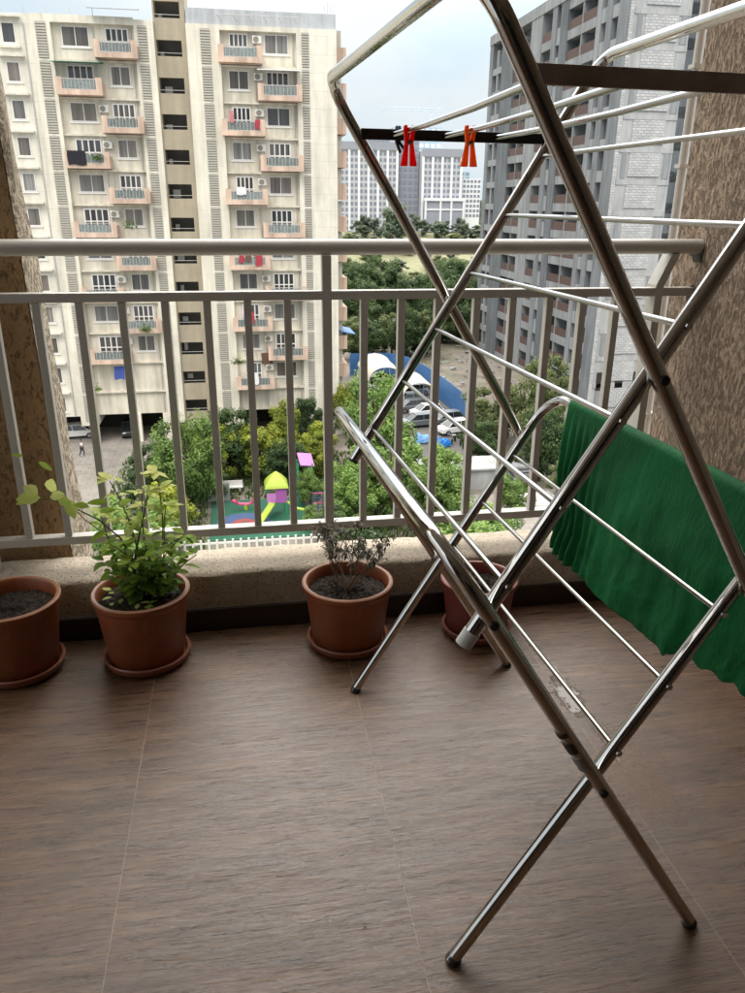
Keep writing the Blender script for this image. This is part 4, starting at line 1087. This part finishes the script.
for k in range(40):
    x = 34+k*1.9+tr.uniform(-3, 3); y = 226+tr.uniform(0, 52)
    tree(x, y, tr.uniform(2.2, 5.0), tr.uniform(2.0, 4.2), 'leaf_olive' if k % 2 else 'leaf_far', 'scrubby bush in the open field before the far towers', 'scrub in the open field', name='bush', lowc=.02)
for k in range(26):
    x = 20+tr.uniform(-3, 3)+k*1.75; y = 142+tr.uniform(-6, 26)
    tree(x, y, tr.uniform(9.5, 13.5), tr.uniform(3.6, 5.2), 'leaf_dark', 'dark dense tree in the line beyond the blue hoarding', 'dense trees beyond the hoarding', lowc=.03)
for k in range(16):
    x = 26+k*3.6+tr.uniform(-2, 2); y = 185+tr.uniform(0, 40)
    tree(x, y, tr.uniform(6, 9), tr.uniform(3.5, 5), 'leaf_olive' if k % 3 else 'leaf_dark', 'bushy tree between the dense tree line and the open field', 'scattered trees before the field', lowc=.03)
for k in range(34):
    x = 42+k*2.6+tr.uniform(-3, 3); y = 280+tr.uniform(0, 24)
    tree(x, y, tr.uniform(3.5, 7.5), tr.uniform(2.6, 4.4), 'leaf_far', 'hazy tree at the foot of the far towers', 'hazy trees by the far towers', lowc=.03)
tree(50, 262, 15, 6.5, 'leaf_far', 'large hazy tree in front of the left far tower', lowc=.03)
tree(97, 262, 12, 6.5, 'leaf_far', 'large hazy tree near the edge of the unfinished tower', lowc=.03)
# far wooded rise on the horizon
fw_ = MB(); rr = random.Random(8)
for _ in range(9000):
    x = rr.uniform(-150, 420); y = rr.uniform(420, 700); zz = gz(y)+rr.uniform(0, 5)+(y-420)*.03; s = rr.uniform(1.2, 2.6); a = rr.uniform(0, 6.28)
    fw_.add([(x-s*math.cos(a), y-s*math.sin(a), zz), (x, y, zz-s*.7), (x+s*math.cos(a), y+s*math.sin(a), zz+rr.uniform(-.5, .5)), (x, y+.4, zz+s*.8)], [(0, 1, 2, 3)], rr.random())
fo_ = fw_.build('far_wood', 'leaf_far', tint=True); tag(fo_, 'hazy far-off wood on the horizon', 'wood'); fo_['kind'] = 'stuff'
# palm
pt = thing('palm_tree', 'palm with drooping fronds in front of the unfinished tower edge', 'tree', (60, 172, GZ))
MB().tube([(60, 172, GZ), (60.1, 172, GZ+6), (60, 172, GZ+12.5)], [.3, .22, .18], 8).build('trunk', 'bark', pt, smooth=True)
m = MB(); rr = random.Random(12)
for k in range(22):
    a = k*2.4; e = rr.uniform(.1, 1.0); d = Vector((math.cos(a), math.sin(a), e))
    for q in range(14):
        s = q/13; p = Vector((60, 172, GZ+12.5))+d*(3.6*s)-Vector((0, 0, 1))*(2.8*s*s); sd = d.cross(Vector((0, 0, 1))).normalized()
        for sg in (-1, 1): leaf(m, p, sd*sg+d*.5-Vector((0, 0, .4)), 1.0*(1-s*.6), .14, rr.random(), .3)
m.build('crown', 'leaf_olive', pt, tint=True)

# ================================================================== SITE: hoarding, canopies, cars, playground
hd = thing('blue_hoarding', 'bright blue corrugated sheet hoarding curving past the car park', 'fence', (24, 95, GZ))
pts = [(15.4, 110.9), (19, 110.9), (21.2, 110.6), (22.6, 109.2), (23.6, 106), (24.3, 101.5), (24.75, 96), (25.0, 90), (25.05, 83.5)]
m = MB(); vs = []; fine = []
for i in range(len(pts)-1):
    for k in range(6): q = k/6; fine.append((pts[i][0]*(1-q)+pts[i+1][0]*q, pts[i][1]*(1-q)+pts[i+1][1]*q))
fine.append(pts[-1])
for x, y in fine: vs += [(x, y, GZ), (x, y, GZ+3.2)]
m.add(vs, [(2*i, 2*i+2, 2*i+3, 2*i+1) for i in range(len(fine)-1)]); so = m.build('sheet_panel', 'blue_sheet', hd); so.modifiers.new('thick', 'SOLIDIFY').thickness = .04
for x, y in pts: MB().box(x+.05, x+.15, y+.05, y+.15, GZ, GZ+3.3).build('fence_post', 'rail_metal', hd)

def canopy(x0, x1, y0, y1, zt, mat, label, ribs):
    t = thing('car_canopy', label, 'canopy', ((x0+x1)/2, (y0+y1)/2, GZ), 'canopies over the car park')
    n = 16; m = MB(); vs = []
    for i in range(n+1):
        a = math.pi*(i/n); xx = (x0+x1)/2-(x1-x0)/2*math.cos(a); zz = zt-1.7+1.7*math.sin(a)
        vs += [(xx, y0, zz), (xx, y1, zz)]
    m.add(vs, [(2*i, 2*i+2, 2*i+3, 2*i+1) for i in range(n)]); o = m.build('roof_shell', mat, t, smooth='all'); o.modifiers.new('thick', 'SOLIDIFY').thickness = .06
    for k in range(ribs+1):
        q = k/ribs; MB().tube([(v[0], y0*(1-q)+y1*q, v[2]+.03) for v in vs[::2]], .07, 5).build('rib', 'frame', t)
    for x in (x0+.1, x1-.1):
        for y in (y0+.1, y1-.1): MB().tube([(x, y, GZ), (x, y, zt-1.6)], .06, 6).build('post', 'frame', t)
canopy(16.2, 20.9, 98.5, 108, GZ+3.6, 'canopy', 'cream vaulted canopy beside the blue hoarding', 2)
canopy(19.2, 23.4, 90.5, 97.0, GZ+3.2, 'canopy', 'ribbed vaulted canopy nearer the parked cars', 4)

def make_car(mat, label, x, y, rz, group='parked cars', suv=False):
    t = thing('parked_car', label, 'car', (0, 0, 0), group)
    L, W = 4.0, 1.68
    pr = [(-1.98, .28), (-2.0, .55), (-1.93, .80), (-1.2, .92), (1.35, .98), (1.9, .92), (2.0, .6), (1.97, .28)]
    m = MB(); m.prism([(a, 0, b) for a, b in pr], (0, -W/2, 0), (0, W/2, 0)); m.build('body', mat, t, bevel=.09, smooth=True)
    # cabin: tapered glasshouse and roof
    zb, zr = .93, 1.48
    lo = [(-1.25, -.78), (1.72, -.78), (1.72, .78), (-1.25, .78)]; hi = [(-.45, -.6), (1.30, -.6), (1.30, .6), (-.45, .6)]
    m = MB(); m.add([(a, b, zb) for a, b in lo]+[(a, b, zr) for a, b in hi], [(0, 1, 5, 4), (1, 2, 6, 5), (2, 3, 7, 6), (3, 0, 4, 7), (4, 5, 6, 7), (3, 2, 1, 0)]); m.build('window', 'glass', t)
    m = MB(); m.box(-.52, 1.36, -.63, .63, zr-.02, zr+.05)
    for sy in (-1, 1):
        for (xa, xb) in ((-1.25, -.45), (.35, .40), (1.72, 1.30)): m.tube([(xa, sy*.785, zb), (xb, sy*.605, zr)], .05, 5)
    m.build('roof', mat, t, bevel=.03)
    for wx in (-1.25, 1.25):
        for sy in (-1, 1):
            wm = MB(); wm.tube([(wx, sy*.68, .31), (wx, sy*.86, .31)], .31, 16); wo = wm.build('wheel', 'tyre', t)
            MB().tube([(wx, sy*.855, .31), (wx, sy*.875, .31)], .19, 12).build('rim', 'rim', wo)
    for sy in (-1, 1):
        MB().box(-1.99, -1.86, sy*.62-.16, sy*.62+.16, .64, .78).build('headlight', 'lamp', t)
        MB().box(1.90, 1.99, sy*.66-.12, sy*.66+.12, .66, .86).build('tail_light', 'play_red', t)
    t.location = (x, y, GZ+.03); t.rotation_euler = (0, 0, rz); return t
make_car('car_white', 'white hatchback parked under the cream building by the walking person', -18.0, 83.2, R(190))
make_car('car_dark', 'dark car in the shade under the cream building', -12.6, 83.6, R(100))
make_car('car_white', 'white car nearest the blue tarpaulins in the car park', 22.7, 79.2, R(15))
make_car('car_white', 'white car in the car park row behind a grey one', 21.3, 86.6, R(12))
make_car('car_grey', 'dark grey car between the two white ones', 22.9, 83.0, R(12))
make_car('car_grey', 'grey car parked just below the ribbed canopy', 20.0, 89.2, R(12))
make_car('car_silver', 'silver car under the white ribbed canopy', 20.3, 92.5, R(12))
make_car('car_dark', 'black car at the far end of the ribbed canopy', 19.7, 95.6, R(12))

make_car('car_silver', 'silver car beside the right hoarding behind the black one', 22.2, 97.5, R(12))
make_car('car_white', 'white car under the cream vaulted canopy', 18.0, 101.0, R(12))
make_car('car_dark', 'dark car under the cream vaulted canopy, farther than the white one', 18.6, 105.0, R(12))
make_car('car_grey', 'grey car tight behind the nearest white car', 19.3, 82.4, R(10))

def scooter(x, y, rz, mat, label):
    t = thing('covered_scooter', label, 'scooter', (x, y, GZ+.02), 'scooters under blue tarpaulins')
    rr = random.Random(int(x*10)); m = MB(); NS, NL = 18, 14; vs = []
    for i in range(NL+1):
        a = i/NL; xx = -1.0+2.0*a; prof = .55+.5*math.exp(-((a-.22)/.16)**2)+.22*math.exp(-((a-.65)/.25)**2)
        if i in (0, NL): prof *= .75
        for k in range(NS):
            b = math.pi*k/(NS-1); r_ = 1+.10*math.sin(k*1.9+i)+rr.uniform(-.05, .05)
            vs.append((xx+rr.uniform(-.04, .04), .42*math.cos(b)*r_, .12+prof*math.sin(b)*r_))
    m.add(vs, [(i*NS+k, i*NS+k+1, (i+1)*NS+k+1, (i+1)*NS+k) for i in range(NL) for k in range(NS-1)]+[tuple(range(NS)), tuple(NL*NS+k for k in range(NS-1, -1, -1))])
    m.build('tarpaulin', mat, t, smooth='all', world=False)
    for wx in (-.85, .85): MB().tube([(wx, -.06, .26), (wx, .06, .26)], .26, 14).build('wheel', 'tyre', t, world=False)
    t.rotation_euler = (0, 0, rz)
scooter(20.0, 74.2, R(30), 'tarp', 'bright blue tarpaulin over a scooter, right one')
scooter(18.4, 76.0, R(10), 'tarp_l', 'pale blue tarpaulin over a scooter, left one')
def motorbike(x, y, rz, label):
    t = thing('motorcycle', label, 'motorcycle', (x, y, GZ+.02), 'uncovered motorcycles')
    for wx in (-.65, .65):
        o = MB().tube([(wx, -.06, .3), (wx, .06, .3)], .3, 16).build('wheel', 'tyre', t, world=False)
    m = MB(); m.tube([(-.65, 0, .3), (-.45, 0, .95)], .04, 6); m.tube([(-.5, 0, .8), (.1, 0, .55), (.65, 0, .35)], .06, 6); m.build('frame', 'car_grey', t, world=False)
    MB().tube([(-.4, 0, .85), (-.15, 0, .92), (.1, 0, .82)], [.10, .17, .09], 8).build('tank', 'car_dark', t, world=False)
    MB().box(.05, .75, -.13, .13, .74, .84).build('seat', 'rubber', t, world=False, bevel=.03)
    MB().tube([(-.42, -.33, 1.02), (-.48, 0, .98), (-.42, .33, 1.02)], .025, 6).build('handlebar', 'rim', t, world=False)
    t.rotation_euler = (0, 0, rz)
motorbike(21.6, 75.6, R(60), 'black motorcycle behind the bright blue tarpaulin')
motorbike(22.3, 75.2, R(70), 'dark motorcycle at the right end of the tarpaulins')

# playground
pg = thing('play_mat', 'green rubber playground mat with blue and red curves', 'play mat', (2.5, 56.5, GZ))
MB().box(-3.2, 4.5, 53.6, 61.8, GZ, GZ+.05).build('mat_base', 'play_green', pg)
def arc(cx, cy, r0, r1, a0, a1, z, mat, nm):
    m = MB(); n = 24; vs = []
    for k in range(n+1):
        a = R(a0+(a1-a0)*k/n); vs += [(cx+r0*math.cos(a), cy+r0*math.sin(a), z), (cx+r1*math.cos(a), cy+r1*math.sin(a), z)]
    m.add(vs, [(2*k, 2*k+1, 2*k+3, 2*k+2) for k in range(n)]); m.build(nm, mat, pg)
arc(-.6, 56.6, 0.3, 1.0, 0, 180, GZ+.056, 'play_red', 'red_curve'); arc(-.6, 56.6, 1.0, 2.2, 0, 180, GZ+.055, 'play_blue', 'blue_curve')
pt_ = thing('play_tower', 'purple play tower with a yellow green pyramid roof and slide', 'play tower', (2.1, 58.3, GZ))
def pyramid(cx, cy, h0, h1, w_, mat, parent, nm):
    m = MB(); vs = []; n = 6
    for k in range(n+1):
        q = k/n; s = w_*(1-q**1.35)**.95+.04; z = h0+(h1-h0)*q
        vs += [(cx-s, cy-s, z), (cx+s, cy-s, z), (cx+s, cy+s, z), (cx-s, cy+s, z)]
    m.add(vs, [(4*k+j, 4*k+(j+1) % 4, 4*(k+1)+(j+1) % 4, 4*(k+1)+j) for k in range(n) for j in range(4)]+[(0, 3, 2, 1), (4*n, 4*n+1, 4*n+2, 4*n+3)])
    return m.build(nm, mat, parent)
pyramid(2.1, 58.3, GZ+2.55, GZ+3.7, .90, 'play_yel', pt_, 'roof')
MB().box(1.35, 2.85, 57.6, 59.0, GZ+1.15, GZ+1.27).build('deck', 'play_grn', pt_)
MB().box(1.32, 2.0, 57.55, 57.62, GZ+1.27, GZ+2.1).build('panel', 'play_lil', pt_)
MB().box(2.02, 2.88, 57.55, 57.62, GZ+1.27, GZ+2.5).build('panel', 'play_pur', pt_)
for dx in (-.72, .72):
    for dy in (-.68, .68): MB().tube([(2.1+dx, 58.3+dy, GZ), (2.1+dx, 58.3+dy, GZ+2.6)], .06, 8).build('post', 'play_grn', pt_)
m = MB(); m.prism([(1.5, 57.6, GZ+1.25), (.4, 56.4, GZ+.15), (.4, 56.4, GZ+.28), (1.5, 57.6, GZ+1.38)], (0, 0, 0), (.42, -.38, 0)); m.build('slide', 'play_yel', pt_)
MB().tube([(2.9, 57.8, GZ+1.25), (3.7, 57.3, GZ+.8), (4.5, 57.0, GZ+.7)], .12, 8).build('climbing_beam', 'play_yel', pt_)
p2 = thing('play_tower', 'second play tower with a tilted lilac square roof behind the first', 'play tower', (4.7, 62, GZ))
ro = MB().box(-.66, .66, -.66, .66, -.05, .05).build('roof', 'play_lil', p2, world=False, loc=(0.1, 0, 3.35)); ro.rotation_euler = (R(38), R(12), R(20))
for dx in (-.6, .6):
    for dy in (-.6, .6): MB().tube([(4.7+dx, 62+dy, GZ), (4.7+dx, 62+dy, GZ+3.2)], .06, 8).build('post', 'play_grn', p2)
MB().box(4.1, 5.3, 61.4, 62.6, GZ+1.2, GZ+1.3).build('deck', 'play_blue', p2)
MB().box(4.1, 5.3, 61.36, 61.4, GZ+1.3, GZ+1.9).build('panel', 'play_pur', p2)
p3 = thing('climbing_net_frame', 'small blue and pink climbing frame right of the play tower', 'climbing frame', (5.6, 58, GZ))
for k in range(4): MB().tube([(5.0+.4*k, 58, GZ), (5.0+.4*k, 58, GZ+1.9)], .05, 6).build('post', 'play_blue', p3)
for k in range(4): MB().tube([(5.0, 58, GZ+.5+.42*k), (6.2, 58, GZ+.5+.42*k)], .05, 6).build('crossbar', 'play_pink' if k % 2 else 'play_blue', p3)
ss = thing('rocking_toy', 'pink and orange rocking seesaw on the green mat', 'seesaw', (-.4, 59.6, GZ))
MB().tube([(-1.5, 59.6, GZ+.9), (-.9, 59.6, GZ+.55), (-.1, 59.6, GZ+.5), (.5, 59.6, GZ+1.0)], .14, 8).build('beam', 'play_pink', ss)
MB().tube([(-.4, 59.6, GZ), (-.4, 59.6, GZ+.5)], .18, 8).build('base', 'play_yel', ss)
for x in (-1.1, .2): MB().tube([(x, 59.4, GZ+.7), (x, 59.6, GZ+1.05), (x, 59.8, GZ+.7)], .06, 6).build('handle', 'play_red', ss)
bn = thing('garden_bench', 'pale bench at the back of the playground under the trees', 'bench', (-1.6, 64.0, GZ))
MB().box(-2.6, -.6, 63.8, 64.3, GZ+.42, GZ+.5).build('seat', 'acw', bn)
MB().box(-2.6, -.6, 64.3, 64.38, GZ+.5, GZ+.95).build('backrest', 'acw', bn)
for x in (-2.4, -.9): MB().box(x, x+.12, 63.85, 64.3, GZ, GZ+.42).build('leg', 'acw', bn)
wf = thing('picket_fence', 'white picket fence in front of the playground', 'fence', (1, 50.8, GZ))
for x0, x1 in ((-6.5, 9.0),):
    m = MB()
    for k in range(int((x1-x0)/.56)): m.box(x0+k*.56, x0+k*.56+.15, 50.8, 50.86, GZ+.05, GZ+1.35)
    m.build('pickets', 'white_paint', wf)
    m = MB(); m.box(x0, x1, 50.87, 50.93, GZ+.3, GZ+.42); m.box(x0, x1, 50.87, 50.93, GZ+.98, GZ+1.1); m.build('fence_rail', 'white_paint', wf)
MB().box(-3.6, -1.7, 61.9, 62.05, GZ, GZ+1.6).build('boundary_panel', 'concrete_w', wf)

# low white structure, stacked slabs and scraps at lower right
lw_ = thing('low_white_wall', 'low weathered white wall and slab roof below the railing at right', 'wall', (19.5, 61.5, GZ))
MB().box(15.2, 22.6, 61.5, 64.5, GZ, GZ+1.9).build('wall', 'concrete_w', lw_)
MB().box(15.0, 22.8, 61.2, 64.8, GZ+1.9, GZ+2.05).build('coping', 'concrete_w', lw_)
st = thing('slab_stack', 'stack of grey concrete planks beside the low white wall', 'stack', (24, 62.5, GZ))
for k in range(6): MB().box(23.3+.05*(k % 2), 25.1, 61.5, 64, GZ+.05+.34*k, GZ+.05+.34*k+.2).build('plank', 'concrete_l', st)
sc2 = thing('white_sheet', 'pale flat sheet lying on the ground near the plank stack', 'sheet', (24, 58, GZ))
MB().prism([(22.4, 57, GZ+.06), (25.6, 56.6, GZ+.06), (25.9, 58.8, GZ+.5), (22.6, 59.2, GZ+.5)], (0, 0, 0), (0, 0, .05)).build('panel', 'white_paint', sc2)
rb = MB(); rr = random.Random(14)
for _ in range(140):
    x = rr.uniform(24, 46); y = rr.uniform(96, 136); s = rr.uniform(.15, .7)
    if x < 25.5: continue
    q = [Vector((x, y, GZ))+Vector((rr.uniform(-1, 1), rr.uniform(-1, 1), rr.uniform(0, .7)))*s for _ in range(6)]
    rb.add(q, [(0, 1, 2), (0, 2, 3), (0, 3, 1), (1, 2, 4), (2, 3, 5), (3, 1, 4)])
ro_ = rb.build('rubble', 'concrete_l'); tag(ro_, 'scattered rubble on the bare earth of the building site', 'rubble'); ro_['kind'] = 'stuff'

# person walking on the paved parking
# skin_vertices needs the modifier's layer: create it through bmesh
import bmesh
def ensure_skin(me):
    b = bmesh.new(); b.from_mesh(me); b.verts.layers.skin.verify(); b.to_mesh(me); b.free()
def person_build():
    t = thing('person', 'person in a white shirt and dark trousers walking on the paving', 'person', (-16.2, 76.2, GZ+.03))
    J = [((0, 0, .92), .14), ((0, 0, 1.15), .135), ((0, .01, 1.38), .15), ((0, .01, 1.52), .055), ((0, .02, 1.60), .085), ((0, .02, 1.70), .08),
         ((.09, 0, .88), .10), ((.10, .14, .50), .065), ((.10, .06, .09), .045), ((.10, .20, .04), .04),
         ((-.09, 0, .88), .10), ((-.10, -.10, .48), .065), ((-.10, -.30, .12), .045), ((-.10, -.20, .04), .04),
         ((.20, 0, 1.40), .06), ((.25, -.08, 1.12), .045), ((.24, .05, .88), .035), ((.24, .08, .80), .035),
         ((-.20, 0, 1.40), .06), ((-.25, .08, 1.12), .045), ((-.24, .20, .92), .035), ((-.24, .24, .86), .035)]
    E = [(0, 1), (1, 2), (2, 3), (3, 4), (4, 5), (0, 6), (6, 7), (7, 8), (8, 9), (0, 10), (10, 11), (11, 12), (12, 13), (2, 14), (14, 15), (15, 16), (16, 17), (2, 18), (18, 19), (19, 20), (20, 21)]
    def skin(name, idx, edges, grow, mat):
        mp = {j: i for i, j in enumerate(idx)}
        me = bpy.data.meshes.new(name); me.from_pydata([J[j][0] for j in idx], [(mp[a], mp[b]) for a, b in edges], []); me.materials.append(M[mat])
        ensure_skin(me)
        for i, j in enumerate(idx):
            q = J[j][1]*grow; me.skin_vertices[0].data[i].radius = (q, q)
        me.skin_vertices[0].data[0].use_root = True
        o = bpy.data.objects.new(name, me); col.objects.link(o); o.parent = t
        s = o.modifiers.new('skin', 'SKIN'); s.use_smooth_shade = True; o.modifiers.new('sub', 'SUBSURF').levels = 1
    skin('body', list(range(22)), E, .9, 'skin')
    skin('shirt', [1, 2, 14, 15, 18, 19], [(1, 2), (2, 14), (14, 15), (2, 18), (18, 19)], 1.15, 'shirt')
    skin('trousers', [0, 6, 7, 8, 10, 11, 12], [(0, 6), (6, 7), (7, 8), (0, 10), (10, 11), (11, 12)], 1.15, 'trousers')
    MB().lathe([(.001, .12), (.06, .10), (.092, .04), (.09, -.02), (.06, -.05)], (0, .005, 1.70), 12).build('hair', 'hair', t, world=False, smooth='all')
    t.rotation_euler = (0, 0, R(-60))
person_build()

# ================================================================== SKY AND LIGHT
SUN_EL, SUN_AZ = R(52), R(205)          # azimuth clockwise from +Y
wd = bpy.data.worlds.new('World'); sc.world = wd; wd.use_nodes = True
nt = wd.node_tree; N = nt.nodes; bg = N['Background']
sky = N.new('ShaderNodeTexSky'); sky.sky_type = 'NISHITA'; sky.sun_disc = False; sky.sun_elevation = SUN_EL; sky.sun_rotation = SUN_AZ
sky.air_density = 1.5; sky.dust_density = 4.0
tc = N.new('ShaderNodeTexCoord'); mp = N.new('ShaderNodeMapping'); mp.inputs['Scale'].default_value = (1, 1, 2.2); nt.links.new(tc.outputs['Generated'], mp.inputs[0])
no = N.new('ShaderNodeTexNoise'); no.inputs['Scale'].default_value = 3.2; no.inputs['Detail'].default_value = 7; no.inputs['Roughness'].default_value = .55; nt.links.new(mp.outputs[0], no.inputs['Vector'])
cr_ = N.new('ShaderNodeValToRGB'); e = cr_.color_ramp.elements
e[0].position = .36; e[0].color = (7.0, 8.3, 9.3, 1); e[1].position = .64; e[1].color = (8.9, 9.4, 9.7, 1)
nt.links.new(no.outputs[0], cr_.inputs[0])
sp_ = N.new('ShaderNodeSeparateXYZ'); nt.links.new(tc.outputs['Generated'], sp_.inputs[0])
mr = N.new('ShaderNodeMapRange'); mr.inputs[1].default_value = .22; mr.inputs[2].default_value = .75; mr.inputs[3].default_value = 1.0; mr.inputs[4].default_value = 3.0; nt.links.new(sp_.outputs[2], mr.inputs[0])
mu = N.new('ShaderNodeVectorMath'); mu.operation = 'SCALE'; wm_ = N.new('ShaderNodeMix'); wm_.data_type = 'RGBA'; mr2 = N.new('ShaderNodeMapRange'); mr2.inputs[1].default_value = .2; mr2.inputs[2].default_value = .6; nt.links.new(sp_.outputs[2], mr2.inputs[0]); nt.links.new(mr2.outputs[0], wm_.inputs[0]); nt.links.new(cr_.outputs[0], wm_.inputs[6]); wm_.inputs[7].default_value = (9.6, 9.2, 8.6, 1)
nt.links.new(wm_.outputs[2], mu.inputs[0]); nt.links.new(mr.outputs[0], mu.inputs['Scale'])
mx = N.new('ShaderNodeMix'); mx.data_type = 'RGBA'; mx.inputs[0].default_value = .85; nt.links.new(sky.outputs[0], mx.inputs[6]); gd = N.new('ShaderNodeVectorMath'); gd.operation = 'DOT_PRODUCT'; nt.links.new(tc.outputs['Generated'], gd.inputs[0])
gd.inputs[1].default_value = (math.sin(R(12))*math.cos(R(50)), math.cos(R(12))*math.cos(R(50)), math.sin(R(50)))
gm = N.new('ShaderNodeMapRange'); gm.interpolation_type = 'SMOOTHSTEP'; gm.inputs[1].default_value = .72; gm.inputs[2].default_value = .99; gm.inputs[3].default_value = 1.0; gm.inputs[4].default_value = 3.2; nt.links.new(gd.outputs['Value'], gm.inputs[0])  # bright lobe added to the sky out of view, to lift the balcony light
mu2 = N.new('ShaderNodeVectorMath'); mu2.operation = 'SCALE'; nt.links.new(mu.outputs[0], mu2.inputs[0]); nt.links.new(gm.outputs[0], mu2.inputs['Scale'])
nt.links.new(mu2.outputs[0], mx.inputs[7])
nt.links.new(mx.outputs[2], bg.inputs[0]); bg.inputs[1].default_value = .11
sl = bpy.data.lights.new('sun', 'SUN'); so = bpy.data.objects.new('sun', sl); col.objects.link(so)
sl.energy = 1.5; sl.angle = R(25); sl.color = (1.0, .96, .9)
dv = Vector((math.sin(SUN_AZ)*math.cos(SUN_EL), math.cos(SUN_AZ)*math.cos(SUN_EL), math.sin(SUN_EL)))
so.rotation_euler = dv.to_track_quat('Z', 'Y').to_euler()
